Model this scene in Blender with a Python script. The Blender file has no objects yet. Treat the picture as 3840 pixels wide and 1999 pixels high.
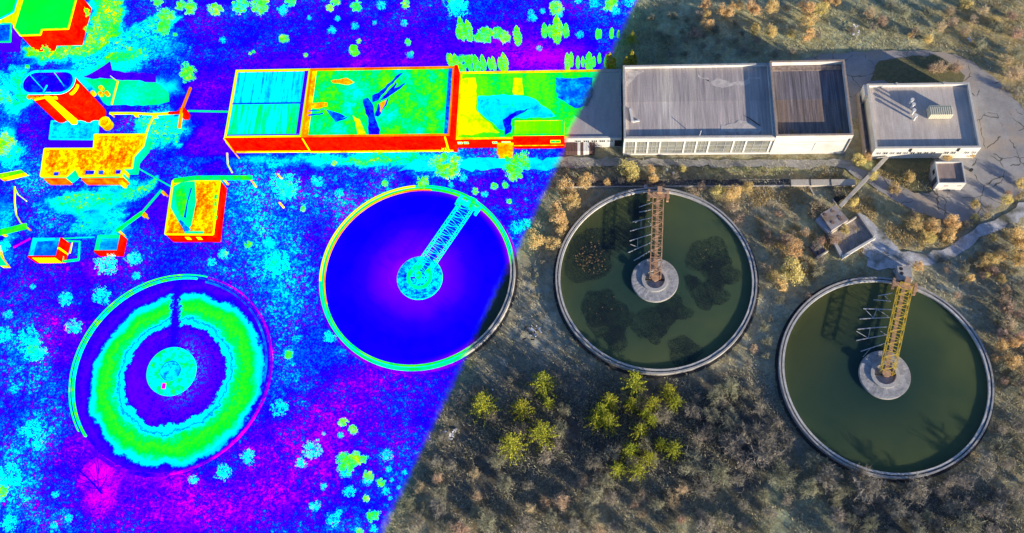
import bpy, math, random
from math import sin, cos, pi, radians, sqrt, hypot, atan2
from mathutils import Vector, Matrix, noise as mnoise
random.seed(11)
R = random.uniform
sc = bpy.context.scene
COL = sc.collection

# ------------------------------------------------------------------ survey of the site
# camera 125 m above the plant; X = along the long hall, Y = away from the viewer, Z up (metres)
F = 3318.0; CX, CY = 1920.0, 999.5; CAMH = 125.0
def _n(v): return v.normalized()
D_ = _n(Vector((280, 1330, F)))
N_ = Vector((300, -8342, F)); N_ = _n(N_ - N_.dot(D_) * D_)
E_ = N_.cross(D_)
if E_.x < 0: E_ = -E_
def G(px, py, z=0.0):
    r = Vector((px - CX, py - CY, F)); t = (CAMH - z) / r.dot(D_)
    return Vector((r.dot(E_) * t, r.dot(N_) * t, z))
def PX(x, y, z=0.0):
    v = E_ * x + N_ * y + D_ * (CAMH - z)
    return CX + F * v.x / v.z, CY + F * v.y / v.z

# ------------------------------------------------------------------ custom properties
def tag(o, label=None, cat=None, group=None, kind=None):
    if label: o['label'] = label
    if cat: o['category'] = cat
    if group: o['group'] = group
    if kind: o['kind'] = kind
    return o
def thing(name, label, cat, loc=(0, 0, 0), rz=0.0, group=None):
    o = bpy.data.objects.new(name, None); COL.objects.link(o)
    o.empty_display_size = 0.3
    o.location = loc; o.rotation_euler = (0, 0, rz)
    return tag(o, label, cat, group)
def copy_tree(o, parent=None):
    c = o.copy(); COL.objects.link(c)
    if parent is not None: c.parent = parent
    for ch in list(o.children): copy_tree(ch, c)
    return c

# ------------------------------------------------------------------ mesh builder
class MB:
    def __init__(s): s.v = []; s.f = []
    def quad(s, a, b, c, d):
        n = len(s.v); s.v += [a, b, c, d]; s.f.append((n, n + 1, n + 2, n + 3))
    def tri(s, a, b, c):
        n = len(s.v); s.v += [a, b, c]; s.f.append((n, n + 1, n + 2))
    def box(s, x0, x1, y0, y1, z0, z1):
        n = len(s.v)
        s.v += [(x0,y0,z0),(x1,y0,z0),(x1,y1,z0),(x0,y1,z0),(x0,y0,z1),(x1,y0,z1),(x1,y1,z1),(x0,y1,z1)]
        s.f += [tuple(n + i for i in q) for q in ((0,3,2,1),(4,5,6,7),(0,1,5,4),(1,2,6,5),(2,3,7,6),(3,0,4,7))]
        return s
    def bar(s, a, b, w, h=None):
        a = Vector(a); b = Vector(b); h = h or w
        d = (b - a)
        if d.length < 1e-6: return s
        d.normalize()
        up = Vector((0, 0, 1)) if abs(d.z) < .95 else Vector((1, 0, 0))
        r = d.cross(up).normalized(); u = r.cross(d)
        n = len(s.v)
        for p in (a, b):
            for i, j in ((-1,-1),(1,-1),(1,1),(-1,1)):
                s.v.append(tuple(p + r * (i * w / 2) + u * (j * h / 2)))
        s.f += [tuple(n + i for i in q) for q in ((0,1,2,3),(7,6,5,4),(0,4,5,1),(1,5,6,2),(2,6,7,3),(3,7,4,0))]
        return s
    def tube(s, a, b, r1, r2=None, k=8, cap=True):
        a = Vector(a); b = Vector(b); r2 = r1 if r2 is None else r2
        d = (b - a).normalized(); up = Vector((0, 0, 1)) if abs(d.z) < .95 else Vector((1, 0, 0))
        r = d.cross(up).normalized(); u = r.cross(d); n = len(s.v)
        for p, q in ((a, r1), (b, r2)):
            for i in range(k):
                t = 2 * pi * i / k; s.v.append(tuple(p + r * (q * cos(t)) + u * (q * sin(t))))
        for i in range(k):
            j = (i + 1) % k; s.f.append((n + i, n + j, n + k + j, n + k + i))
        if cap: s.f.append(tuple(n + i for i in range(k))[::-1]); s.f.append(tuple(n + k + i for i in range(k)))
        return s
    def poly(s, pts, z=None):
        n = len(s.v)
        for p in pts: s.v.append((p[0], p[1], p[2] if z is None else z))
        s.f.append(tuple(range(n, n + len(pts)))); return s
    def prism(s, pts, z0, z1, top=True):
        k = len(pts); n = len(s.v)
        s.v += [(p[0], p[1], z0) for p in pts] + [(p[0], p[1], z1) for p in pts]
        for i in range(k):
            j = (i + 1) % k; s.f.append((n + i, n + j, n + k + j, n + k + i))
        if top: s.f.append(tuple(n + k + i for i in range(k)))
        return s
    def ring(s, r0, r1, z0, z1, k=128, a0=0.0, a1=2 * pi, jit=0.0):
        n = len(s.v); closed = abs(a1 - a0 - 2 * pi) < 1e-4; m = k if closed else k + 1
        for i in range(m):
            t = a0 + (a1 - a0) * i / k; c, q = cos(t), sin(t); dz = R(-jit, jit)
            s.v += [(r0*c, r0*q, z0), (r1*c, r1*q, z0), (r1*c, r1*q, z1+dz), (r0*c, r0*q, z1+dz)]
        for i in range(k):
            a = n + 4 * i; b = n + 4 * ((i + 1) % m)
            for p, q in ((0,1),(1,2),(2,3),(3,0)): s.f.append((a + p, b + p, b + q, a + q))
        if not closed:
            s.f.append((n, n+1, n+2, n+3)); e = n + 4 * k; s.f.append((e+3, e+2, e+1, e))
        return s
    def disc(s, r, z, k=96, z2=None):
        n = len(s.v); s.v.append((0, 0, z if z2 is None else z2))
        for i in range(k): s.v.append((r * cos(2*pi*i/k), r * sin(2*pi*i/k), z))
        for i in range(k): s.f.append((n, n + 1 + i, n + 1 + (i + 1) % k))
        return s
    def mesh(s, name, mat, smooth=False):
        me = bpy.data.meshes.new(name); me.from_pydata([tuple(v) for v in s.v], [], s.f)
        me.materials.append(mat)
        if smooth: me.polygons.foreach_set('use_smooth', [True] * len(me.polygons))
        me.update(); return me
    def build(s, name, mat, parent=None, loc=None, smooth=False):
        o = bpy.data.objects.new(name, s.mesh(name, mat, smooth)); COL.objects.link(o)
        if parent is not None: o.parent = parent
        if loc is not None: o.location = loc
        return o

# ------------------------------------------------------------------ materials
SA = G(2384, 0); SB = G(1428, 1999)          # the line on the ground where false colour ends
sd = (SB - SA).normalized(); SN = Vector((-sd.y, sd.x, 0))   # normal, points to the right hand side
if SN.x < 0: SN = -SN

def group_seam():
    g = bpy.data.node_groups.new('survey_edge', 'ShaderNodeTree')
    g.interface.new_socket('Fac', in_out='OUTPUT', socket_type='NodeSocketFloat')
    N = g.nodes; L = g.links
    geo = N.new('ShaderNodeNewGeometry'); dp = N.new('ShaderNodeVectorMath'); dp.operation = 'DOT_PRODUCT'
    dp.inputs[1].default_value = SN; L.new(geo.outputs['Position'], dp.inputs[0])
    nz = N.new('ShaderNodeTexNoise'); nz.inputs['Scale'].default_value = 1.3; L.new(geo.outputs['Position'], nz.inputs['Vector'])
    ma = N.new('ShaderNodeMath'); ma.operation = 'MULTIPLY_ADD'; ma.inputs[1].default_value = 1.0; ma.inputs[2].default_value = -SN.dot(SA) - .5
    L.new(nz.outputs['Fac'], ma.inputs[0])
    ad = N.new('ShaderNodeMath'); L.new(dp.outputs['Value'], ad.inputs[0]); L.new(ma.outputs[0], ad.inputs[1])
    mr = N.new('ShaderNodeMapRange'); mr.interpolation_type = 'SMOOTHSTEP'
    mr.inputs['From Min'].default_value = -.75; mr.inputs['From Max'].default_value = .75
    L.new(ad.outputs[0], mr.inputs['Value'])
    o = N.new('NodeGroupOutput'); L.new(mr.outputs[0], o.inputs['Fac']); return g
SEAM = group_seam()
PAL = [(0.0,(1,0,.78)),(.06,(.75,0,1)),(.13,(.12,0,1)),(.19,(.015,0,1)),(.24,(0,0,1)),(.33,(0,.17,1)),(.41,(0,.75,1)),(.46,(0,1,.95)),
       (.53,(0,1,.35)),(.60,(0,1,.02)),(.68,(.12,1,0)),(.76,(.6,1,0)),(.81,(1,1,0)),(.87,(1,.38,0)),(.92,(1,.12,0)),(.97,(1,.01,0)),(1.0,(1,0,0))]
def group_false():
    g = bpy.data.node_groups.new('false_colour', 'ShaderNodeTree')
    g.interface.new_socket('T', in_out='INPUT', socket_type='NodeSocketFloat')
    g.interface.new_socket('Shader', in_out='OUTPUT', socket_type='NodeSocketShader')
    N = g.nodes; L = g.links; i = N.new('NodeGroupInput'); o = N.new('NodeGroupOutput')
    r = N.new('ShaderNodeValToRGB'); e = r.color_ramp.elements
    e[0].position = 0; e[0].color = (*PAL[0][1], 1); e[1].position = 1; e[1].color = (*PAL[-1][1], 1)
    for p, c in PAL[1:-1]:
        q = e.new(p); q.color = (*c, 1)
    L.new(i.outputs['T'], r.inputs['Fac'])
    em = N.new('ShaderNodeEmission'); em.inputs['Strength'].default_value = .86  # surfaces glow by themselves to keep false colours bright under the low sun
    df = N.new('ShaderNodeBsdfDiffuse'); mx = N.new('ShaderNodeMix'); mx.data_type = 'RGBA'; mx.inputs[0].default_value = .75
    mx.inputs[6].default_value = (0, 0, 0, 1)
    gm = N.new('ShaderNodeMix'); gm.data_type = 'RGBA'; gm.inputs[0].default_value = .62
    gm.inputs[6].default_value = (0, 0, 0, 1); L.new(r.outputs['Color'], gm.inputs[7])
    L.new(r.outputs['Color'], em.inputs['Color']); L.new(gm.outputs[2], df.inputs['Color'])
    ad = N.new('ShaderNodeAddShader'); L.new(em.outputs[0], ad.inputs[0]); L.new(df.outputs[0], ad.inputs[1])
    L.new(ad.outputs[0], o.inputs['Shader']); return g
FALSE = group_false()

def coords(N, L, stretch, obj=False):
    if obj:
        c = N.new('ShaderNodeTexCoord').outputs['Object']
    else:
        c = N.new('ShaderNodeNewGeometry').outputs['Position']
    m = N.new('ShaderNodeMapping'); m.inputs['Scale'].default_value = stretch; L.new(c, m.inputs['Vector']); return m.outputs[0]
def tex(N, L, vec, scale, detail=4, rough=.6):
    t = N.new('ShaderNodeTexNoise'); t.inputs['Scale'].default_value = scale; t.inputs['Detail'].default_value = detail
    t.inputs['Roughness'].default_value = rough; L.new(vec, t.inputs['Vector']); return t.outputs['Fac']
def mth(N, L, op, a, b=None, c=None):
    m = N.new('ShaderNodeMath'); m.operation = op
    for k, v in enumerate((a, b, c)):
        if v is None: continue
        if isinstance(v, (int, float)): m.inputs[k].default_value = v
        else: L.new(v, m.inputs[k])
    return m.outputs[0]
def mapr(N, L, v, a, b, c=0.0, d=1.0):
    m = N.new('ShaderNodeMapRange'); L.new(v, m.inputs['Value'])
    m.inputs['From Min'].default_value = a; m.inputs['From Max'].default_value = b
    m.inputs['To Min'].default_value = c; m.inputs['To Max'].default_value = d; return m.outputs[0]
def mixc(N, L, f, a, b, mode='MIX'):
    m = N.new('ShaderNodeMix'); m.data_type = 'RGBA'; m.blend_type = mode
    if isinstance(f, (int, float)): m.inputs[0].default_value = f
    else: L.new(f, m.inputs[0])
    for k, v in ((6, a), (7, b)):
        if isinstance(v, tuple): m.inputs[k].default_value = (*v[:3], 1)
        else: L.new(v, m.inputs[k])
    return m.outputs[2]

MATS = {}
def M(name, c1=None, c2=None, sc1=.6, stretch=(1,1,1), rough=.9, bump=0.0, T=None, fine=.18, objrand=0.0,
      c3=None, spec=.3, metallic=0.0, ovar=0.0, transl=0.0, grain=6.0, stripe=0.0):
    """c1,c2 natural colours mixed by noise; T=(base, amp, scale, speckle) false-colour value"""
    if name in MATS: return MATS[name]
    m = bpy.data.materials.new(name); m.use_nodes = True; N = m.node_tree.nodes; L = m.node_tree.links; N.clear()
    out = N.new('ShaderNodeOutputMaterial'); nat = fal = None
    v = coords(N, L, stretch)
    if c1 is not None:
        c2 = c2 or c1
        f = mapr(N, L, tex(N, L, v, sc1, 6), .3, .7)
        col = mixc(N, L, f, c1, c2)
        if c3 is not None:
            col = mixc(N, L, mapr(N, L, tex(N, L, v, sc1 * .31 + .02, 3), .5, .68), col, c3)
        fn = mapr(N, L, tex(N, L, coords(N, L, (1,1,1)), grain, 3, .8), .2, .8, 1 - fine, 1 + fine)
        if stripe:
            sp_ = tex(N, L, coords(N, L, (1, .02, .02)), 3.2, 2, .9); fn = mth(N, L, 'MULTIPLY', fn, mapr(N, L, sp_, .3, .7, 1 - stripe, 1 + stripe))
        cc = N.new('ShaderNodeVectorMath'); cc.operation = 'SCALE'; L.new(col, cc.inputs[0]); L.new(fn, cc.inputs['Scale'])
        colo = cc.outputs[0]
        if objrand:
            oi = N.new('ShaderNodeObjectInfo'); hs = N.new('ShaderNodeHueSaturation'); L.new(colo, hs.inputs['Color'])
            L.new(mapr(N, L, oi.outputs['Random'], 0, 1, .5 - .03 * objrand, .5 + .03 * objrand), hs.inputs['Hue'])
            w = N.new('ShaderNodeTexWhiteNoise'); w.noise_dimensions = '1D'; L.new(oi.outputs['Random'], w.inputs['W'])
            L.new(mapr(N, L, w.outputs['Value'], 0, 1, 1 - .35 * objrand, 1 + .35 * objrand), hs.inputs['Value'])
            colo = hs.outputs[0]
        b = N.new('ShaderNodeBsdfPrincipled'); L.new(colo, b.inputs['Base Color']); b.inputs['Roughness'].default_value = rough
        b.inputs['Specular IOR Level'].default_value = spec; b.inputs['Metallic'].default_value = metallic
        if bump:
            bp = N.new('ShaderNodeBump'); bp.inputs['Strength'].default_value = min(1, bump); bp.inputs['Distance'].default_value = .12
            L.new(tex(N, L, v, sc1 * 5, 5), bp.inputs['Height']); L.new(bp.outputs[0], b.inputs['Normal'])
        nat = b.outputs[0]
        if transl:
            tr = N.new('ShaderNodeBsdfTranslucent'); L.new(colo, tr.inputs['Color']); ms = N.new('ShaderNodeMixShader')
            ms.inputs[0].default_value = transl; L.new(nat, ms.inputs[1]); L.new(tr.outputs[0], ms.inputs[2]); nat = ms.outputs[0]
    if T is not None:
        base, amp, tsc, spk = T
        n1 = mth(N, L, 'SUBTRACT', tex(N, L, v, tsc, 4), .5)
        t = mth(N, L, 'MULTIPLY_ADD', n1, amp * 3, base)
        n2 = mth(N, L, 'SUBTRACT', tex(N, L, coords(N, L, (1,1,1)), 1.6, 3, .8), .5)
        t = mth(N, L, 'MULTIPLY_ADD', n2, spk * 3, t)
        if objrand:
            oi = N.new('ShaderNodeObjectInfo')
            t = mth(N, L, 'MULTIPLY_ADD', mth(N, L, 'SUBTRACT', oi.outputs['Random'], .5), .12 * objrand, t)
        g = N.new('ShaderNodeGroup'); g.node_tree = FALSE; L.new(t, g.inputs['T']); fal = g.outputs[0]
    if nat is not None and fal is not None:
        s = N.new('ShaderNodeGroup'); s.node_tree = SEAM; ms = N.new('ShaderNodeMixShader')
        L.new(s.outputs[0], ms.inputs[0]); L.new(fal, ms.inputs[1]); L.new(nat, ms.inputs[2]); fin = ms.outputs[0]
    else: fin = nat if nat is not None else fal
    L.new(fin, out.inputs['Surface'])
    try: m.cycles.emission_sampling = 'NONE'
    except Exception: pass
    MATS[name] = m; return m

CONC = M('weathered_concrete', (.50,.47,.43), (.32,.30,.28), .8, bump=.3, T=(.55,.08,.3,.05))
CONC_L = M('pale_concrete', (.52,.50,.47), (.36,.34,.31), 1.2, bump=.3, T=(.55,.08,.3,.05))
HUBTOP = M('hub_concrete', (.50,.48,.46), (.22,.22,.22), 1.6, bump=.5, T=(.37,.14,1.2,.22), fine=.3)
WHITE = M('white_render', (.78,.76,.70), (.62,.59,.52), .5, T=(.98,.02,.5,.02), c3=(.55,.52,.46), fine=.06)
WHITE_T = M('wall_false_red', T=(.985,.03,.5,.03))
DARK = M('dark_gap', (.02,.02,.022), (.04,.04,.04), 1, T=(.2,.05,.5,.03))
GLASS = M('dusty_glass', (.22,.24,.24), (.30,.28,.20), .75, rough=.25, T=(.4,.1,.6,.05), spec=.6, c3=(.1,.11,.12), fine=.3)
FRAMEW = M('white_frame', (.75,.74,.70), (.65,.63,.58), 1, T=(.9,.03,.5,.02))
RUST = M('rusty_steel', (.60,.38,.22), (.36,.19,.10), 2.2, rough=.75, T=(.5,.12,1,.05), fine=.3)
YELLOWM = M('yellow_paint', (.78,.58,.05), (.50,.30,.06), 2.5, rough=.6, fine=.3)
GALV = M('pale_steel', (.60,.61,.60), (.42,.41,.38), 2, rough=.6, T=(.45,.1,1,.05))
BARK = M('bark', (.16,.12,.09), (.09,.07,.055), 3, T=(.3,.08,1,.06))
ROOF_D = M('old_hall_roof', (.60,.51,.45), (.36,.31,.29), .9, stretch=(1,.12,1), bump=.3, c3=(.72,.64,.54), T=(.6,.05,.3,.02), fine=.3, stripe=.22)
ROOF_E = M('dark_board_roof', (.28,.22,.19), (.12,.10,.10), 2.4, stretch=(1.2,.1,1), bump=.4, c3=(.24,.17,.13), fine=.35, stripe=.45)
ROOF_E2 = M('dark_board_roof_far', (.24,.21,.22), (.11,.10,.11), 2.4, stretch=(1.2,.1,1), bump=.4, fine=.35, stripe=.45)
ROOF_D2 = M('old_hall_roof_far', (.54,.46,.41), (.32,.28,.27), .9, stretch=(1,.12,1), bump=.3, c3=(.60,.53,.44), fine=.3, stripe=.2)
ROOF_F = M('pump_house_roof', (.60,.52,.45), (.45,.39,.34), 1.2, stretch=(1,.3,1), bump=.2, c3=(.60,.54,.48), fine=.22, stripe=.12)
ROOF_C = M('annex_roof', (.50,.46,.42), (.38,.36,.34), 1.3, stretch=(1,.2,1), bump=.2, T=(.62,.16,.12,.08), fine=.2)
SHEDROOF = M('shed_roof_boards', (.42,.31,.25), (.22,.17,.15), 2, stretch=(1,.2,1), fine=.3)
T_RED = M('false_red', T=(.985,.03,.4,.02)); T_ORANGE = M('false_orange', T=(.86,.06,.5,.07))
T_YELLOW = M('false_yellow', T=(.78,.08,.5,.08)); T_GREEN = M('false_green', T=(.60,.07,.4,.06))
T_SPRING = M('false_spring_green', T=(.54,.05,.3,.05)); T_CYAN = M('false_cyan', T=(.43,.10,.5,.10))
T_AZURE = M('false_azure', T=(.31,.10,.5,.12)); T_BLUE = M('false_blue', T=(.25,.06,.5,.09)); T_VIOLET = M('false_violet', T=(.15,.03,.3,.02))
T_SHEET = M('false_sheet_roof', T=(.52,.16,1.3,.05), stretch=(1.3,.08,1)); T_PATCHY = M('false_patchy_roof', T=(.58,.20,.22,.10), stretch=(1,.6,1))
T_FLATG = M('false_flat_green', T=(.595,.02,.05,.0)); T_EDGE = M('false_edge_yellow', T=(.78,.08,.3,.02)); T_EDGER = M('false_edge_orange', T=(.9,.05,.3,.02))
T_TILE = M('false_tile_roof', T=(.86,.12,.45,.12), stretch=(1.2,.5,1)); T_BASE = M('false_wall_foot', T=(.83,.07,.4,.05))
SKY_STRENGTH = .155; SUN_STRENGTH = 8.6; DENOISE = True

# ------------------------------------------------------------------ world, sun, camera
AZ = atan2(-.60, .80); EL = radians(12.5)         # the low sun stands to the right and towards the viewer
w = bpy.data.worlds.new('World'); sc.world = w; w.use_nodes = True
wn = w.node_tree.nodes; wl = w.node_tree.links; bg = wn['Background']
sky = wn.new('ShaderNodeTexSky'); sky.sky_type = 'NISHITA'; sky.sun_disc = False
sky.sun_elevation = EL; sky.sun_rotation = pi / 2 - AZ; sky.air_density = 1.0; sky.dust_density = .6; sky.ozone_density = 3
tm_ = wn.new('ShaderNodeMix'); tm_.data_type = 'RGBA'; tm_.blend_type = 'MULTIPLY'; tm_.inputs[0].default_value = 1.0; tm_.inputs[7].default_value = (.86, 1.0, 1.34, 1)
wl.new(sky.outputs[0], tm_.inputs[6]); wl.new(tm_.outputs[2], bg.inputs['Color']); bg.inputs['Strength'].default_value = SKY_STRENGTH
sl = bpy.data.lights.new('sun', 'SUN'); sl.energy = SUN_STRENGTH; sl.angle = radians(.5); sl.color = (1.0, .87, .68)
so = bpy.data.objects.new('sun', sl); COL.objects.link(so)
sdir = Vector((cos(AZ) * cos(EL), sin(AZ) * cos(EL), sin(EL)))
so.rotation_euler = sdir.to_track_quat('Z', 'Y').to_euler(); so.location = (60, -40, 60)
cam = bpy.data.cameras.new('camera'); co = bpy.data.objects.new('camera', cam); COL.objects.link(co); sc.camera = co
cam.sensor_width = 36; cam.lens = F / 3840 * 36; cam.clip_start = 1; cam.clip_end = 6000
rx = Vector((E_.x, N_.x, -D_.x)); uy = -Vector((E_.y, N_.y, -D_.y)); bz = -Vector((E_.z, N_.z, -D_.z))
co.matrix_world = Matrix(((rx.x, uy.x, bz.x, 0), (rx.y, uy.y, bz.y, 0), (rx.z, uy.z, bz.z, CAMH), (0, 0, 0, 1)))
sc.view_settings.view_transform = 'Standard'; sc.view_settings.look = 'None'; sc.view_settings.exposure = 0
sc.render.engine = 'CYCLES'; sc.cycles.max_bounces = 4; sc.cycles.diffuse_bounces = 2; sc.cycles.use_denoising = DENOISE
sc.cycles.sample_clamp_indirect = 3

# ------------------------------------------------------------------ layout numbers (tanks)
TANKS = {'a': (10.07, 47.93, 14.85), 'b': (-25.95, 48.34, 15.05), 'c': (41.5, 33.57, 14.45), 'd': (-62.3, 32.79, 15.5)}
def inside_tank(x, y, m=.6): return any(hypot(x - t[0], y - t[1]) < t[2] + m for t in TANKS.values())
def pip(x, y, poly):
    c = False; j = len(poly) - 1
    for i in range(len(poly)):
        a, b = poly[i], poly[j]
        if (a[1] > y) != (b[1] > y) and x < (b[0] - a[0]) * (y - a[1]) / (b[1] - a[1]) + a[0]: c = not c
        j = i
    return c
def crop(pts, ox, oy, s): return [(ox + p[0] / s, oy + p[1] / s) for p in pts]
def world(pts, z=0.0): return [G(p[0], p[1], z) for p in pts]

# ------------------------------------------------------------------ ground sheet with painted-in terrain colour and thicket shade
def axis(a, b, st, far):
    v = [-far, -far * .5, -far * .25, a - 40, a - 12]; x = a
    while x <= b: v.append(x); x += st
    return v + [b + 12, b + 40, far * .25, far * .5, far]
gx = axis(-125, 90, .75, 2500); gy = axis(-5, 118, .75, 2500)
NATB = [ # px, py, rx, ry, colour, strength  (photo pixels of the terrain patch, 3840 wide)
 (2750,130,520,170,(.24,.26,.17),1.0),(3300,90,500,140,(.24,.24,.14),.8),(3750,130,260,240,(.22,.18,.09),.8),(2430,190,110,110,(.10,.11,.07),.9),
 (2700,640,640,60,(.13,.12,.08),.8),(2300,620,200,60,(.10,.10,.07),.8),(2020,1150,130,420,(.20,.195,.155),1.0),(2020,870,140,110,(.16,.15,.11),.9),
 (1980,1420,260,110,(.12,.12,.11),.9),(2900,860,170,240,(.26,.21,.13),.8),(2980,1000,150,160,(.27,.25,.17),.9),(2900,1230,120,200,(.26,.25,.18),.9),
 (3160,900,280,130,(.23,.22,.12),.8),(3360,840,160,120,(.27,.22,.11),.7),(3560,940,200,100,(.24,.21,.12),.7),(3650,1040,260,180,(.20,.20,.15),.9),
 (3780,1300,120,300,(.14,.14,.10),.8),(3300,640,120,60,(.19,.20,.09),.9),(2850,620,200,30,(.22,.23,.08),.6),(2400,1620,520,230,(.045,.045,.05),1.0),  # near-black entries here and below paint the thicket's shade into the ground
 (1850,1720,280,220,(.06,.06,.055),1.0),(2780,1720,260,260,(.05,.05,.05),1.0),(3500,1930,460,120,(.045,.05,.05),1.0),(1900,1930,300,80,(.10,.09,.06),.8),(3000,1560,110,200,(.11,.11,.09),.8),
 (2660,1950,300,90,(.13,.12,.08),.8),(2990,1900,150,150,(.15,.17,.12),1.0),(2700,1930,120,80,(.14,.14,.09),.8),(3400,260,150,60,(.10,.10,.05),.9)]
THB = [ # false-colour value: px, py, rx, ry, dT, speckle
 (330,300,95,55,.26,.03),(440,210,90,75,.28,.05),(560,165,120,60,.20,.10),(390,60,60,130,.40,.07),(240,195,140,35,.36,.10),(60,340,60,90,.34,.05),
 (25,550,60,70,.36,.08),(560,335,120,42,.30,.03),(610,480,110,60,.22,.09),(500,470,80,40,-.02,.10),(560,530,60,40,.10,.08),(330,760,150,36,.31,.03),
 (390,850,110,38,.24,.05),(480,700,110,36,.20,.08),(110,660,60,60,.12,.10),(170,820,60,50,.1,.12),(1180,600,420,20,.20,.05),(1500,590,240,28,.24,.08),(1600,640,200,30,.10,.10),
 (950,820,110,190,.09,.13),(1060,980,90,170,.09,.13),(1060,1120,60,90,.10,.12),(1080,1330,60,200,.04,.10),(1280,760,200,70,.06,.13),(960,1010,120,100,.04,.09),
 (250,1150,140,110,-.06,.06),(290,1020,160,60,-.07,.05),(230,1260,90,110,-.09,.05),(380,990,90,40,-.07,.05),(330,1700,110,110,-.13,.05),(370,1840,60,100,-.20,.03),
 (600,1780,200,50,-.12,.03),(700,1900,420,110,-.11,.05),(1050,1750,200,180,-.08,.06),(1300,1650,240,170,-.09,.06),(1420,1420,160,60,-.10,.05),(1250,1500,240,140,-.01,.06),
 (1700,1380,120,60,-.06,.04),(100,1400,100,180,.03,.10),(60,1330,70,80,.06,.12),(60,1800,70,160,.10,.12),(140,1620,90,80,.07,.11),(230,1950,110,50,.03,.10),
 (1100,1660,70,70,-.02,.08),(800,540,140,80,-.11,.02),(760,400,90,150,-.09,.03),(820,300,80,80,-.04,.04),(1150,120,520,110,-.03,.05),(1500,200,420,60,-.05,.04),
 (1900,200,260,130,-.075,.03),(2000,130,180,120,-.06,.04),(1300,235,350,24,-.10,.02),(2100,230,170,60,-.07,.02),(1900,600,120,40,.05,.12),(1850,700,150,60,-.03,.05),
 (480,800,90,60,-.07,.03),(620,760,60,90,-.08,.02),(60,470,50,50,-.05,.05),(130,480,60,80,-.08,.05),(640,870,90,60,-.02,.05),(700,700,70,60,.06,.1),(20,860,30,110,.2,.08)]
GRADT = [(nx, ny, i) for i, (nx, ny) in enumerate(())]
def falloff(px, py, b):
    d = ((px - b[0]) / b[2]) ** 2 + ((py - b[1]) / b[3]) ** 2
    if d > 4: return 0.0
    return math.exp(-d * d * .7)
cr0 = lambda pts: world(crop(pts, 0, 0, 1.916)); cr1 = lambda pts: world(crop(pts, 0, 640, 2.712)); cr3 = lambda pts: world(crop(pts, 0, 200, 2.579))
TPOLY = [
    (cr0([(560,540),(800,370),(1060,330),(1250,190),(1300,120),(1180,70),(980,170),(830,250),(700,370),(540,440),(520,500)]), 0.45),
    (cr1([(520,260),(800,220),(1230,210),(1400,150),(1600,60),(1560,190),(1300,300),(1050,370),(870,410),(700,350),(560,340)]), 0.53),
    (cr1([(920,430),(1250,370),(1280,440),(1160,550),(850,620),(740,580),(800,530),(820,440)]), 0.45),
    (cr0([(700,0),(880,0),(880,160),(720,330),(600,400),(580,350),(640,180)]), 0.66),
    (cr0([(170,320),(330,330),(600,320),(560,400),(350,420),(170,400)]), 0.64),
    (cr0([(60,290),(100,240),(160,320),(150,430),(70,400)]), 0.33),
    (cr3([(1310,600),(1760,600),(1770,700),(1740,890),(1680,860),(1660,815),(1540,820),(1500,900),(1290,1100),(1380,780),(1300,690)]), 0.5),
]
gm = MB(); nat = []; tht = []; spk = []
for y in gy:
    for x in gx:
        z = 0.0
        near = -130 < x < 95 and -8 < y < 122
        if near and not inside_tank(x, y, 2.5) :
            z = .16 * mnoise.noise((x * .35, y * .35, 3)) - .10
        if not near: z = -.3 + 14 * max(0, (hypot(x, y) - 400) / 2500) * (1 + mnoise.noise((x * .003, y * .003, 0)))
        for t in TANKS.values():
            r = hypot(x - t[0], y - t[1])
            if r < t[2] + 2.5: z = min(z, 0) - .15 if r < t[2] + .2 else z - .12
        gm.v.append((x, y, z))
        px, py = PX(x, y, 0) if near else (-9999, -9999)
        n = mnoise.noise((x * .12, y * .12, 0)); n2 = mnoise.noise((x * .5, y * .5, 5))
        c = Vector((.20, .185, .125)) if near else Vector((.12, .11, .07)); T = .215 + .035 * n; S = .06
        wx = px + 40 * n2 + 20 * n; wy = py + 30 * mnoise.noise((x * .4, y * .4, 9))
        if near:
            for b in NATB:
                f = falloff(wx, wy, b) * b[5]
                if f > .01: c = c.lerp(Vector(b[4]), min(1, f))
            for b in THB:
                f = falloff(wx, wy, b)
                if f > .01: T += b[4] * f * (.92 if b[4] > .18 else .6); S += (b[5] - S) * min(1, f)
            if x < 10:
                jx = x + .9 * n2 + .8 * n; jy = y + .9 * mnoise.noise((x * .6, y * .6, 2))
                for pl, v in TPOLY:
                    if pip(jx, jy, pl): T = v - .03 + .05 * n + .03 * n2; S = .11
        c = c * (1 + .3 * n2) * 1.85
        nat.append((max(c.x, .01), max(c.y, .01), max(c.z, .01), 1)); tht.append(T); spk.append(S)
nx = len(gx)
for j in range(len(gy) - 1):
    for i in range(nx - 1): a = j * nx + i; gm.f.append((a, a + 1, a + nx + 1, a + nx))

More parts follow.
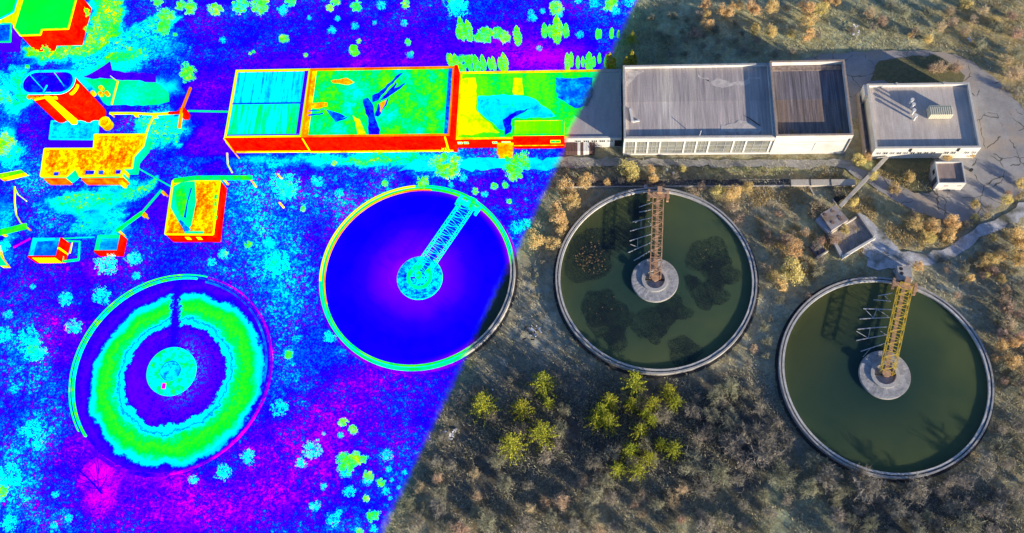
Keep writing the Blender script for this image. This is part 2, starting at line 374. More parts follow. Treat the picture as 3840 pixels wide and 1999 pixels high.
def ground_material():
    m = bpy.data.materials.new('scrubland_ground'); m.use_nodes = True; N = m.node_tree.nodes; L = m.node_tree.links; N.clear()
    out = N.new('ShaderNodeOutputMaterial'); p1 = coords(N, L, (1, 1, 1))
    a = N.new('ShaderNodeAttribute'); a.attribute_name = 'earth'
    t = N.new('ShaderNodeAttribute'); t.attribute_name = 'warmth'; s = N.new('ShaderNodeAttribute'); s.attribute_name = 'speckle'
    n1 = tex(N, L, p1, 1.1, 8, .75); n2 = tex(N, L, p1, 5.0, 4, .8); n3 = tex(N, L, p1, .22, 4, .6)
    k = mth(N, L, 'MULTIPLY', mapr(N, L, n1, .3, .7, .55, 1.45), mapr(N, L, n2, .25, .75, .7, 1.35))
    k = mth(N, L, 'MULTIPLY', k, mapr(N, L, n3, .3, .7, .75, 1.25))
    cs = N.new('ShaderNodeVectorMath'); cs.operation = 'SCALE'; L.new(a.outputs['Color'], cs.inputs[0]); L.new(k, cs.inputs['Scale'])
    tint = mixc(N, L, mapr(N, L, tex(N, L, p1, .7, 4), .42, .62), (1.12, 1.0, .82), (.96, 1.0, 1.0))
    cc = mixc(N, L, 1.0, cs.outputs[0], tint, 'MULTIPLY')
    b = N.new('ShaderNodeBsdfPrincipled'); L.new(cc, b.inputs['Base Color']); b.inputs['Roughness'].default_value = 1; b.inputs['Specular IOR Level'].default_value = 0
    bp = N.new('ShaderNodeBump'); bp.inputs['Strength'].default_value = .8; bp.inputs['Distance'].default_value = .16
    L.new(mth(N, L, 'ADD', n1, mth(N, L, 'MULTIPLY', n2, .5)), bp.inputs['Height']); L.new(bp.outputs[0], b.inputs['Normal'])
    sp = mth(N, L, 'ADD', mth(N, L, 'SUBTRACT', tex(N, L, p1, .9, 6, .85), .49), mth(N, L, 'SUBTRACT', tex(N, L, p1, 2.6, 3, .9), .5))
    pos = mth(N, L, 'MAXIMUM', sp, 0); sp = mth(N, L, 'MULTIPLY_ADD', pos, .35, sp)
    md = mapr(N, L, tex(N, L, p1, .16, 5, .7), .38, .6, .45, 1.45)
    sp = mth(N, L, 'MULTIPLY', mth(N, L, 'MULTIPLY', mth(N, L, 'MULTIPLY', sp, 7.5), md), s.outputs['Fac'])
    bn = mth(N, L, 'MULTIPLY', mth(N, L, 'SUBTRACT', tex(N, L, p1, .10, 5, .6), .5), .17)
    tt = mth(N, L, 'ADD', mth(N, L, 'ADD', t.outputs['Fac'], sp), bn)
    tt = mth(N, L, 'MAXIMUM', tt, .045)
    g = N.new('ShaderNodeGroup'); g.node_tree = FALSE; L.new(tt, g.inputs['T'])
    se = N.new('ShaderNodeGroup'); se.node_tree = SEAM; ms = N.new('ShaderNodeMixShader')
    L.new(se.outputs[0], ms.inputs[0]); L.new(g.outputs[0], ms.inputs[1]); L.new(b.outputs[0], ms.inputs[2]); L.new(ms.outputs[0], out.inputs['Surface'])
    m.cycles.emission_sampling = 'NONE'; return m
go = gm.build('ground', ground_material(), smooth=True)
me = go.data
at = me.attributes.new('earth', 'FLOAT_COLOR', 'POINT'); at.data.foreach_set('color', [q for c in nat for q in c])
at = me.attributes.new('warmth', 'FLOAT', 'POINT'); at.data.foreach_set('value', tht)
at = me.attributes.new('speckle', 'FLOAT', 'POINT'); at.data.foreach_set('value', spk)
tag(go, kind='structure')

# ------------------------------------------------------------------ roads and paved areas
def jag(pts, step=1.2, amp=.25, seed=1):
    o = []; k = len(pts)
    for i in range(k):
        a, b = pts[i], pts[(i + 1) % k]; n = max(1, int((b - a).length / step))
        for q in range(n):
            p = a.lerp(b, q / n); f = 0 if q == 0 else 1
            o.append(Vector((p.x + amp * mnoise.noise((p.x, p.y, seed)) * 2, p.y + amp * mnoise.noise((p.x, p.y, seed + 7)) * 2, 0)))
    return o
import mathutils.geometry as mg
def sheet(name, pts, z, mat, amp=.25, kind='structure', **kw):
    p = jag(pts, 1.0, amp); tri = mg.tessellate_polygon([[Vector((q.x, q.y, 0)) for q in p]])
    b = MB(); b.v = [(q.x, q.y, z) for q in p]
    for t in tri:
        a, b_, c = (p[i] for i in t)
        b.f.append(tuple(t) if (b_ - a).cross(c - a).z > 0 else tuple(reversed(t)))
    o = b.build(name, mat); tag(o, kind=kind, **kw); return o
def slab_material():
    m = bpy.data.materials.new('cracked_slabs'); m.use_nodes = True; N = m.node_tree.nodes; L = m.node_tree.links; N.clear()
    out = N.new('ShaderNodeOutputMaterial'); p = coords(N, L, (1, 1, 1))
    n = tex(N, L, p, .25, 6, .65); n2 = tex(N, L, p, 3.5, 5, .8); n4 = tex(N, L, p, .11, 3)
    c = mixc(N, L, mapr(N, L, n, .35, .65), (.25, .235, .225), (.37, .35, .33)); c = mixc(N, L, mapr(N, L, n4, .48, .62), c, (.38, .31, .24))
    f = mapr(N, L, n2, .2, .8, .85, 1.3); s = N.new('ShaderNodeVectorMath'); s.operation = 'SCALE'; L.new(c, s.inputs[0]); L.new(f, s.inputs['Scale'])
    nv = N.new('ShaderNodeTexNoise'); nv.inputs['Scale'].default_value = .5; L.new(p, nv.inputs['Vector'])
    av = N.new('ShaderNodeVectorMath'); av.operation = 'MULTIPLY_ADD'; L.new(nv.outputs['Color'], av.inputs[0]); av.inputs[1].default_value = (1.6, 1.6, 0); L.new(p, av.inputs[2])
    vo = N.new('ShaderNodeTexVoronoi'); vo.feature = 'DISTANCE_TO_EDGE'; vo.inputs['Scale'].default_value = .24; L.new(av.outputs[0], vo.inputs['Vector'])
    fl = N.new('ShaderNodeVectorMath'); fl.operation = 'MULTIPLY'; L.new(p, fl.inputs[0]); fl.inputs[1].default_value = (1, 1, 0); L.new(fl.outputs[0], av.inputs[2])
    cr = mapr(N, L, vo.outputs[0], .004, .017); cr = mth(N, L, 'MAXIMUM', cr, mapr(N, L, tex(N, L, p, .33, 3), .5, .56))
    col = mixc(N, L, cr, (.085, .08, .055), s.outputs[0])
    b = N.new('ShaderNodeBsdfPrincipled'); b.inputs['Roughness'].default_value = .95; L.new(col, b.inputs['Base Color'])
    bp = N.new('ShaderNodeBump'); bp.inputs['Strength'].default_value = .25; bp.inputs['Distance'].default_value = .04; L.new(n2, bp.inputs['Height']); L.new(bp.outputs[0], b.inputs['Normal'])
    L.new(b.outputs[0], out.inputs['Surface']); return m
SLAB = slab_material()
LANE = M('gravel_lane', (.46,.43,.39), (.25,.235,.20), .7, stretch=(.25,1,1), bump=.4, T=(.42,.05,.4,.07), fine=.35)
TRACK = M('gravel_track', (.66,.65,.65), (.40,.39,.37), .9, bump=.4, fine=.35, c3=(.12,.12,.08))
TURF = M('rank_grass', (.12,.125,.06), (.22,.19,.09), 1.6, bump=.9, fine=.45)
c2 = lambda pts: world(crop(pts, 2840, 500, 1.788))
apron = world([(2990,236),(3075,204),(3280,190),(3480,190),(3560,200),(3640,228),(3720,285),(3790,350),(3850,430)]) + c2([(1880,250),(1850,330),(1740,420),(1640,480),
   (1500,560),(1440,590),(1330,600),(1200,570),(1050,520),(900,440),(760,345),(650,290),(590,235),(640,215),(720,245),(860,300),(1050,400),(1140,410),(1200,372),(1150,300),(1160,200),(1200,150),(1300,100),(1100,-120),(780,-120),(620,-100)])
sheet('concrete_apron', apron, .05, SLAB, .2, label=None)
sheet('grass_island', world([(3270,292),(3285,250),(3330,226),(3420,212),(3520,215),(3580,240),(3605,275),(3600,310),(3400,330)]), .09, TURF, .5)
sheet('grass_verge', c2([(800,150),(1170,150),(1165,240),(1150,300),(1185,375),(1140,405),(1040,385),(870,290),(780,240)]), .085, TURF, .5)
track_px = c2([(2000,330),(1800,450),(1640,560),(1480,620),(1400,680),(1280,770),(1120,800),(960,800),(860,700),(800,620),(700,540),(670,540),(760,680),(800,780),(900,860),(990,890),(1150,885),(1300,845),(1420,770),(1540,670),(1700,620),(1850,520),(2050,450)])
sheet('track', track_px, .07, TRACK, .3)
sheet('service_lane', world([(1560,597),(2100,592),(2700,600),(3180,598),(3215,612),(3190,628),(2700,625),(2300,622),(2000,635),(1500,640)]), .045, LANE, .35)
T_YARD = M('false_yard', T=(.53,.10,.16,.05)); T_PATH = M('false_path', T=(.47,.08,.2,.06)); T_SHADE = M('false_shade', T=(.17,.06,.3,.04))
cr0 = lambda pts: world(crop(pts, 0, 0, 1.916)); cr1 = lambda pts: world(crop(pts, 0, 640, 2.712)); cr3 = lambda pts: world(crop(pts, 0, 200, 2.579))
sheet('yard_slab', cr3([(800,248),(1130,252),(1510,285),(1640,390),(1640,470),(1500,505),(1050,500),(1000,480),(880,300)]), .06, T_YARD, .15)
sheet('dark_strip', cr3([(810,235),(1060,90),(1110,160),(1500,200),(1520,278),(1140,268)]), .05, T_SHADE, .3)

# ------------------------------------------------------------------ settling tanks
RIMM = M('tank_rim', (.46,.44,.41), (.28,.27,.26), 1.4, bump=.3, T=(.56,.10,.25,.06), fine=.25)
RIMW = M('tank_weir', (.62,.60,.56), (.42,.40,.36), 1.6, bump=.2, T=(.62,.12,.2,.06), fine=.2)
GUT = M('gutter', (.03,.03,.03), (.34,.32,.28), 1.1, T=(.42,.12,.3,.06), fine=.4)
def rim_false(name, nat1, nat2, b):   # false colour runs warm on the upper left, cool on the right
    m = M(name, nat1, nat2, 1.4, bump=.2, T=(b, .08, .25, .05), fine=.25); return m
def water_material(name, c1, c2, c3, T, ctr, hubr, tv=None):
    m = bpy.data.materials.new(name); m.use_nodes = True; N = m.node_tree.nodes; L = m.node_tree.links; N.clear()
    out = N.new('ShaderNodeOutputMaterial'); p = coords(N, L, (1, 1, 1))
    f = mapr(N, L, tex(N, L, p, .07, 3), .38, .62); c = mixc(N, L, f, c1, c2)
    mp = N.new('ShaderNodeMapping'); mp.inputs['Location'].default_value = (-ctr[0], -ctr[1], 0); L.new(p, mp.inputs['Vector'])
    ln = N.new('ShaderNodeVectorMath'); ln.operation = 'LENGTH'; L.new(mp.outputs[0], ln.inputs[0])
    sx = N.new('ShaderNodeSeparateXYZ'); L.new(mp.outputs[0], sx.inputs[0])
    dk = mth(N, L, 'ADD', ln.outputs['Value'], mth(N, L, 'MULTIPLY', sx.outputs[0], .35))  # bridge shadow left of the hub painted into the water colour
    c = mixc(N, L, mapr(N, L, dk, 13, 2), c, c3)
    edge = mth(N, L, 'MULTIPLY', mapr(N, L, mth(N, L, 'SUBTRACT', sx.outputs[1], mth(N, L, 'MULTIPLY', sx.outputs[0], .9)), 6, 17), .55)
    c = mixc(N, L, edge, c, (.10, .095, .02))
    b = N.new('ShaderNodeBsdfPrincipled'); L.new(c, b.inputs['Base Color']); b.inputs['Roughness'].default_value = .07; b.inputs['IOR'].default_value = 1.33; b.inputs['Subsurface Weight'].default_value = 1.0; b.inputs['Subsurface Radius'].default_value = (1, 1, 1); b.inputs['Subsurface Scale'].default_value = 3.0
    bp = N.new('ShaderNodeBump'); bp.inputs['Strength'].default_value = .06; bp.inputs['Distance'].default_value = .05; L.new(tex(N, L, p, 2.5, 3), bp.inputs['Height']); L.new(bp.outputs[0], b.inputs['Normal'])
    fin = b.outputs[0]
    if T:
        r = mapr(N, L, ln.outputs['Value'], 3.2, 10.5); vio = mth(N, L, 'MULTIPLY_ADD', r, .115, .115)
        n = mth(N, L, 'MULTIPLY', mth(N, L, 'SUBTRACT', tex(N, L, p, .12, 3), .5), .06)
        t = mth(N, L, 'MINIMUM', mth(N, L, 'ADD', vio, n), .235)
        ed = mapr(N, L, ln.outputs['Value'], 13.3, 14.2, 0, -.13); t = mth(N, L, 'ADD', t, mth(N, L, 'MULTIPLY', ed, mapr(N, L, sx.outputs[0], -6, 6)))  # rim shadow along the right edge painted into the false colour
        g = N.new('ShaderNodeGroup'); g.node_tree = FALSE; L.new(t, g.inputs['T'])
        s = N.new('ShaderNodeGroup'); s.node_tree = SEAM; ms = N.new('ShaderNodeMixShader'); L.new(s.outputs[0], ms.inputs[0]); L.new(g.outputs[0], ms.inputs[1]); L.new(fin, ms.inputs[2]); fin = ms.outputs[0]
    L.new(fin, out.inputs['Surface']); m.cycles.emission_sampling = 'NONE'; return m

def tank(key, label, hub_px, water_cols, gutter=(0, 2 * pi), T=False):
    x, y, r = TANKS[key]
    t = thing('settling_tank', label, 'settling tank', (x, y, 0), group='round concrete settling tanks')
    MB().ring(r - .24, r, -.4, 1.0, jit=.02).build('wall', RIMM, t); MB().ring(r, r + .42, -.4, .03).build('ditch_shade', M('ditch_shade', (.03,.03,.035), (.06,.055,.05), 2, T=(.12,.05,.3,.04)), t)  # dark ring paints the shade around the tank foot onto flat ground
    MB().ring(r - .44, r - .24, -.2, .80).build('gutter', GUT, t)
    MB().ring(r - .72, r - .44, -.4, .93, jit=.015).build('weir', RIMW, t)
    if T:
        MB().ring(r - .80, r - .725, -.3, .95, 60, radians(85), radians(200)).build('painted_sunlit_face', T_EDGER, t); MB().ring(r - .3, r + .02, .9, 1.06, 60, radians(95), radians(185)).build('warm_rim', T_EDGE, t)  # sunlight on the upper left side painted as orange and yellow arcs
    h = G(hub_px[0], hub_px[1], 1.0) - Vector((x, y, 0))
    hub = MB(); hr = 3.42
    hub.ring(1.95, hr, 0, .95, 96, jit=.01); hub.build('hub', HUBTOP, t, (h.x, h.y, 0))
    hb = t.children[-1] if t.children else None
    hub_o = [c for c in t.children if c.name.startswith('hub')][-1]
    MB().ring(hr, hr + .07, 0, .86, 96).build('hub_wall', CONC_L, hub_o)
    MB().ring(1.45, 1.95, .2, 1.18, 64).build('hub_ring', CONC_L, hub_o)
    MB().disc(1.45, .72, 48).build('hub_floor', HUBTOP, hub_o)
    MB().box(-1.9, 1.9, -.10, .10, .74, .95).box(-.16, .16, -.16, .16, .72, 1.5).build('crossbeam', DARK, hub_o)
    if water_cols:
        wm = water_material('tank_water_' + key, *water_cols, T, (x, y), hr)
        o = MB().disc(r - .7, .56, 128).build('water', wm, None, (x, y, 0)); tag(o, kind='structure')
    return t, Vector((h.x + x, h.y + y, 0))
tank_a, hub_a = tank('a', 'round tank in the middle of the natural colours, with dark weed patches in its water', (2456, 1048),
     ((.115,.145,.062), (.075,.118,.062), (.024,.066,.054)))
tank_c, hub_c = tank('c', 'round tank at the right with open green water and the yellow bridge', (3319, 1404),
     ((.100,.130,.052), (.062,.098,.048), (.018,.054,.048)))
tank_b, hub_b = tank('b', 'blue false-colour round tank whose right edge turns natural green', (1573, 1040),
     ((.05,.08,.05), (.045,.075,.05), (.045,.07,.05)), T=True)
# the drained tank on the left: rim partly buried, ring of sediment, wet floor
x, y, r = TANKS['d']
td = thing('settling_tank', 'drained round tank at the left with a thick green ring of sediment', 'settling tank', (x, y, 0), group='round concrete settling tanks')
MB().ring(r - .14, r, -.4, .6, 80, radians(78), radians(217)).build('wall', M('rim_false_green', T=(.60,.2,.5,.2)), td)
MB().ring(r - .42, r - .14, -.4, .35, 80, radians(78), radians(219)).build('gutter', T_BLUE, td)
MB().ring(r - .68, r - .42, -.4, .55, 80, radians(84), radians(222)).build('weir', M('weir_false_spring', T=(.56,.2,.5,.16)), td)
MB().ring(r - .22, r, -.4, .4, 90, radians(-80), radians(78)).build('buried_wall', M('rim_false_magenta', T=(.10,.12,.1,.04)), td)
MB().ring(r - 1.0, r - .75, -.4, .4, 90, radians(-10), radians(78)).build('buried_weir', M('weir_false_violet', T=(.30,.16,.2,.05)), td)
MB().ring(r - .35, r + .15, -.4, .35, 50, radians(-140), radians(-84)).build('sunken_wall', M('rim_false_faint', T=(.14,.10,.2,.04)), td)
def sediment_material():
    m = bpy.data.materials.new('sediment'); m.use_nodes = True; N = m.node_tree.nodes; L = m.node_tree.links; N.clear()
    out = N.new('ShaderNodeOutputMaterial'); p = N.new('ShaderNodeTexCoord').outputs['Object']
    ln = N.new('ShaderNodeVectorMath'); ln.operation = 'LENGTH'; L.new(p, ln.inputs[0]); sx = N.new('ShaderNodeSeparateXYZ'); L.new(p, sx.inputs[0])
    big = mth(N, L, 'SUBTRACT', tex(N, L, p, .28, 4, .6), .5); fine = mth(N, L, 'SUBTRACT', tex(N, L, p, 1.9, 5, .8), .5)
    fineb = mth(N, L, 'SUBTRACT', tex(N, L, p, 2.4, 2, .9), .5)
    ang = mth(N, L, 'ARCTAN2', sx.outputs[1], sx.outputs[0])
    r = mth(N, L, 'ADD', ln.outputs['Value'], mth(N, L, 'MULTIPLY', big, 3.4)); r = mth(N, L, 'ADD', r, mth(N, L, 'MULTIPLY', fine, 1.8))
    # ring reaches further out to the lower right, less far on the left
    r = mth(N, L, 'SUBTRACT', r, mth(N, L, 'MULTIPLY', mth(N, L, 'SUBTRACT', mth(N, L, 'MULTIPLY', sx.outputs[0], .075), mth(N, L, 'MULTIPLY', sx.outputs[1], .065)), 1.0))
    ra = N.new('ShaderNodeValToRGB'); e = ra.color_ramp.elements
    st = [(0,.155),(.42,.15),(.485,.19),(.50,.48),(.53,.50),(.555,.33),(.60,.56),(.68,.615),(.76,.60),(.81,.47),(.845,.40),(.865,.2),(.92,.165),(1,.19)]
    e[0].position = 0; e[0].color = (st[0][1],) * 3 + (1,); e[1].position = 1; e[1].color = (st[-1][1],) * 3 + (1,)
    for q, v in st[1:-1]:
        k = e.new(q); k.color = (v, v, v, 1)
    L.new(mth(N, L, 'DIVIDE', r, 15.5), ra.inputs['Fac'])
    t = ra.outputs['Color']
    # speckled wet floor close to the hub and the bridge shadow painted as a ring gap
    spot = mth(N, L, 'MULTIPLY', mapr(N, L, fineb, .01, .09), mapr(N, L, ln.outputs['Value'], 8.2, 3.5)); spot = mth(N, L, 'MULTIPLY', spot, mapr(N, L, sx.outputs[0], -4.5, 2))
    t = mth(N, L, 'MULTIPLY_ADD', spot, .24, t)
    wid = mth(N, L, 'ABSOLUTE', mth(N, L, 'ADD', mth(N, L, 'ADD', sx.outputs[0], -.1), mth(N, L, 'ADD', mth(N, L, 'MULTIPLY', sx.outputs[1], .12), mth(N, L, 'MULTIPLY', fine, 4.0))))
    gap = mth(N, L, 'MULTIPLY', mapr(N, L, wid, 1.0, .5), mapr(N, L, sx.outputs[1], 2, 4))
    t = mth(N, L, 'SUBTRACT', t, mth(N, L, 'MULTIPLY', gap, mth(N, L, 'SUBTRACT', t, .2)))
    t = mth(N, L, 'MULTIPLY_ADD', fine, .14, t)
    g = N.new('ShaderNodeGroup'); g.node_tree = FALSE; L.new(t, g.inputs['T']); L.new(g.outputs[0], out.inputs['Surface']); m.cycles.emission_sampling = 'NONE'; return m
MB().disc(r - .5, .12, 128, .25).build('sediment', sediment_material(), td)
h = G(640, 1391, .8) - Vector((x, y, 0))
ho = MB().ring(1.5, 3.7, .1, .8, 80).build('hub', M('hub_false', T=(.50,.12,.9,.18)), td, (h.x, h.y, 0))
MB().disc(1.5, .72, 40).build('hub_floor', M('hub_floor_false', T=(.40,.14,.9,.14)), ho)
MB().ring(1.45, 1.55, .5, .92, 40).build('hub_ring', M('hub_ring_false', T=(.33,.14,.9,.10)), ho)
MB().box(-.9, -.35, -2.75, -1.9, .8, .9).build('hatch', M('hatch_magenta', T=(.02,.0,.3,.0)), ho)

# ------------------------------------------------------------------ scraper bridges
def bridge(name, label, p_hub, p_rim, width, hgt, mats, arms, z0=1.15, n=14):
    a = Vector((p_hub.x, p_hub.y, z0 + .35)); b = Vector((p_rim.x, p_rim.y, z0)); d = (b - a); ln = hypot(d.x, d.y); rz = atan2(d.y, d.x)
    t = thing(name, label, 'bridge', (a.x, a.y, 0), rz)
    mg_, md, mf = mats; W = width / 2
    for s in (-1, 1):
        m = MB(); z = z0 + .15
        m.bar((0, s * W, z), (ln, s * W, z), .10); m.bar((0, s * W, z + hgt), (ln, s * W, z + hgt), .085)
        for i in range(n):
            u0, u1 = ln * i / n, ln * (i + 1) / n
            m.bar((u0, s * W, z if i % 2 else z + hgt), (u1, s * W, z + hgt if i % 2 else z), .06)
            m.bar((u0, s * W, z), (u0, s * W, z + hgt), .06)
        m.build('girder', mg_, t)
    m = MB()
    for i in range(n + 1):
        u = ln * i / n; m.bar((u, -W, z0 + .15 + hgt), (u, W, z0 + .15 + hgt), .06); m.bar((u, -W, z0 + .1), (u, W, z0 + .1), .08)
    for i in range(0, n):
        u0, u1 = ln * i / n, ln * (i + 1) / n; s = 1 if i % 2 else -1
        m.bar((u0, -W * s, z0 + .15 + hgt), (u1, W * s, z0 + .15 + hgt), .07)
    m.build('cross_bracing', mg_, t)
    m = MB()
    m.box(0, ln, -W * .3, W * .3, z0 + .2, z0 + .24)
    m.build('walkway', md, t)
    c = MB(); c.box(ln - .9, ln + .9, -W - .8, -W - .45, z0 - .12, z0 + .35); c.box(ln - .9, ln + .9, W + .45, W + .8, z0 - .12, z0 + .35)
    c.box(ln - .35, ln + .35, -W - .9, W + .9, z0 + .1, z0 + .3); c.box(ln + .3, ln + 1.3, -W * .7, W * .2, z0, z0 + .8); c.build('end_carriage', mf, t)
    wv = MB()
    for s in (-1, 1):
        for q in (-.6, .6): wv.tube((ln + q, s * (W + .55), z0 - .05), (ln + q, s * (W + .72), z0 - .05), .22, k=12)
    wv.build('wheel', DARK, t)
    pv = MB().tube((0, 0, .7), (0, 0, z0 + .6), .35, k=14).tube((0, 0, z0 + .6), (0, 0, z0 + .75), .6, k=14); pv.build('pivot', mf, t)
    inv = Matrix.Rotation(-rz, 3, 'Z')
    for q in arms:
        m = MB(); pts = [inv @ (G(px, py, z) - Vector((a.x, a.y, 0))) for (px, py), z in q[0]]
        m.bar(pts[0], pts[1], .11)
        for e0, e1 in q[1:]:
            p0 = inv @ (G(e0[0], e0[1], .80) - Vector((a.x, a.y, 0))); p1 = inv @ (G(e1[0], e1[1], .68) - Vector((a.x, a.y, 0))); m.bar(p0, p1, .07)
        m.build('scraper_arm', GALV, t)
    return t
def arms(ox, oy, s, rods, links):
    f = lambda p: (ox + p[0] / s, oy + p[1] / s); out = []
    for i, (p, q) in enumerate(rods):
        out.append([[(f(p), 1.0), (f(q), .60)]] + [(f(u), f(v)) for k, u, v in links if k == i])
    return out
armsC = arms(3150, 1000, 2.437, [((480,240),(345,268)),((465,315),(305,303)),((470,392),(212,384)),((455,463),(180,478)),((430,548),(160,572)),((425,622),(150,675)),((405,702),(190,775))],
   [(2,(225,386),(305,468)),(3,(335,392),(305,468)),(3,(345,392),(440,455)),(4,(150,590),(255,652)),(5,(275,570),(260,650)),(4,(370,590),(420,625)),(6,(280,745),(210,825)),(0,(400,255),(440,300))])
bridge('scraper_bridge', 'yellow lattice scraper bridge with seven pale arms over the right tank', hub_c, G(3389, 1076, 1.1), 1.75, 1.25, (YELLOWM, RUST, RUST), armsC)
armsA = arms(2300, 680, 2.794, [((425,213),(268,272)),((418,290),(270,325)),((412,378),(200,427)),((412,458),(175,522)),((412,548),(170,625)),((412,633),(150,750)),((408,715),(215,832))],
   [(2,(290,405),(290,490)),(2,(230,430),(300,400)),(4,(255,605),(255,690)),(3,(365,420),(400,455)),(5,(180,660),(255,690)),(6,(280,800),(255,815))])
bridge('scraper_bridge', 'rust brown lattice scraper bridge with thin arms over the middle tank', hub_a, G(2468, 736, 1.1), 1.6, 1.2, (RUST, RUST, RUST), armsA)
fm = M('truss_false', T=(.52,.16,.8,.10)); fb = M('truss_false_blue', T=(.40,.14,.8,.10))
armsB = [[[((1608+20*i*1.6, 930-33*i*1.25), .9), ((1583+20*i*1.6, 905-33*i*1.25), .5)]] for i in range(4)]
tb = bridge('scraper_bridge', 'wide green and cyan false-colour lattice bridge running up to the right rim', hub_b, G(1757, 772, 1.1), 2.3, 1.2, (fm, M('walk_false_blue', T=(.26,.05,.8,.05)), fm), [], n=16)
for q in [((1608,912),(1590,897)),((1640,838),(1655,850)),((1678,838),(1650,852)),((1652,872),(1668,862))]:
    pass

# drowned weed in the middle tank
def flakes(n, rad, zr, size, up=.8, dens=.7):
    m = MB()
    for i in range(n):
        a = R(0, 2 * pi); q = rad * (R(0, 1) ** dens); q *= 1 + .62 * mnoise.noise((cos(a) * 1.3, sin(a) * 1.3, n * .137 + rad))
        p = Vector((q * cos(a), q * sin(a), R(*zr))); t = R(0, 2 * pi); s = size * R(.5, 1.5)
        u = Vector((cos(t), sin(t), R(-1, 1) * (1 - up))) * s; v = Vector((-sin(t), cos(t), R(-1, 1) * (1 - up))) * s * R(.25, .6)
        m.quad(p - u - v, p + u - v, p + u + v, p - u + v)
    return m
WEED = M('drowned_weed', (.008,.022,.028), (.020,.036,.034), 1.2, rough=.6, fine=.3)
WEEDT = M('weed_tips', (.20,.13,.06), (.10,.08,.05), 2, fine=.4)
cl = [(400,600,125),(440,500,95),(470,880,115),(530,980,95),(555,1060,55),(1110,590,105),(1170,680,85),(1100,800,85),(890,890,80),(780,980,95),(960,1130,75),(680,300,62),(600,450,75),(1010,720,40)]
wl_ = ['drowned weed patch with rusty twigs by the left rim', 'dark weed patch just above the rusty twigs', 'dark weed patch left of the hub and below it', 'lower left weed patch spreading downward', 'small weed tail at the lower left',
  'broad weed patch right of the hub', 'weed patch reaching towards the right rim', 'weed patch below the broad right one', 'thin weed patch below right of the hub', 'weed patch straight below the hub', 'round weed patch near the lower rim',
  'weed patch under the upper scraper arms', 'weed patch under the middle scraper arms', 'small weed wisp right of the hub']
for i, (cx_, cy_, rr) in enumerate(cl):
    p = G(1960 + cx_ / 1.578, 600 + cy_ / 1.578, .56); rad = rr / 1.578 / 25.2
    o = flakes(int(760 * rad ** 1.7), rad * 1.15, (.575, .63), .05, up=.97, dens=.58).build('weed_patch', WEED, None, (p.x, p.y, 0))
    tag(o, wl_[i] + ' of the middle tank', 'water weed', 'weed patches in the middle tank')
    if i in (0, 2, 1, 5):
        t = flakes(int(60 * rad) if i == 0 else 14, rad * .85, (.62, 1.0), .09, up=.5)
        t.build('dead_stem', WEEDT, o)

# ------------------------------------------------------------------ buildings
def bld(name, label, cat, x0, x1, y0, y1, h, wallm, roofm, ph=.35, th=.28, copem=None, group=None, fall=0):
    cx_, cy_ = (x0 + x1) / 2, (y0 + y1) / 2; X = (x1 - x0) / 2; Y = (y1 - y0) / 2
    t = thing(name, label, cat, (cx_, cy_, 0), group=group)
    w_ = MB(); w_.box(-X, X, -Y, -Y + th, -.3, h).box(-X, X, Y - th, Y, -.3, h).box(-X, -X + th, -Y + th, Y - th, -.3, h).box(X - th, X, -Y + th, Y - th, -.3, h)
    w_.build('wall', wallm, t)
    MB().box(-X + th - .01, X - th + .01, -Y + th - .01, Y - th + .01, h - ph - .2, h - ph).build('roof', roofm, t)
    if copem is not False:
        c = MB(); e = .02
        c.box(-X - e, X + e, -Y - e, -Y + th + e, h, h + .07).box(-X - e, X + e, Y - th - e, Y + e, h, h + .07)
        c.box(-X - e, -X + th + e, -Y + th + e, Y - th - e, h, h + .07).box(X - th - e, X + e, -Y + th + e, Y - th - e, h, h + .07); c.build('coping', copem or CONC_L, t)
    return t, cx_, cy_, X, Y
def win(t, x, y, z0, z1, w_, d=-1, mat=None, fmat=None, bars=1):
    """window let into a front wall: frame stands proud, pane behind it"""
    f = MB(); f.box(x - w_/2, x + w_/2, y - .05, y + .01, z0, z0 + .08).box(x - w_/2, x + w_/2, y - .05, y + .01, z1 - .08, z1)
    for k in range(bars + 2):
        q = x - w_/2 + .03 + (w_ - .06) * k / (bars + 1); f.box(q - .03, q + .03, y - .049, y + .01, z0 + .08, z1 - .08)
    fo = f.build('window', fmat or FRAMEW, t); MB().box(x - w_/2, x + w_/2, y - .02, y - .005, z0 + .05, z1 - .05).build('pane', mat or DARK, fo); return fo
# --- false-colour halls
t, cx_, cy_, X, Y = bld('workshop_hall', 'left end hall under a blue-green false-colour sheet roof with red front', 'building', -58.1, -45.45, 70.1, 82.9, 4.9, WHITE_T, T_SHEET, ph=.2, copem=T_EDGE)
MB().box(-X + .3, X - 1.0, .1, Y - .3, 4.7, 4.715).build('roof_panel', M('false_sheet_cool', T=(.42,.16,1.3,.06), stretch=(1.3,.08,1)), t)
b = MB().box(-X + .3, X - .3, -.12, .12, 4.72, 4.79); b.build('ridge_joint', T_BLUE, t)
b = MB(); b.box(-X + .1, X - .3, -Y + .3, -Y + .65, 4.7, 4.76).box(X - 1.0, X - .3, -Y + .7, Y - .3, 4.7, 4.77); b.build('gutter', T_VIOLET, t)
MB().box(-X + .3, X, -Y - .09, -Y - .02, 0, .55).build('plinth', T_BASE, t)
MB().bar((-X - .05, -Y - .1, 4.9), (-X - .05, -Y - .1, .2), .16).bar((-X + .25, -Y - .6, 4.6), (-X + .9, -Y - 1.2, .2), .14).build('downpipe', T_ORANGE, t)
t, cx_, cy_, X, Y = bld('workshop_hall', 'long hall with patchy green and orange false-colour roof and a jagged blue hole', 'building', -45.4, -21.55, 70.0, 82.85, 5.0, WHITE_T, T_PATCHY, ph=.2, copem=T_EDGER)
MB().box(-X, X - .1, -Y - .09, -Y - .02, 0, .5).build('plinth', T_BASE, t)
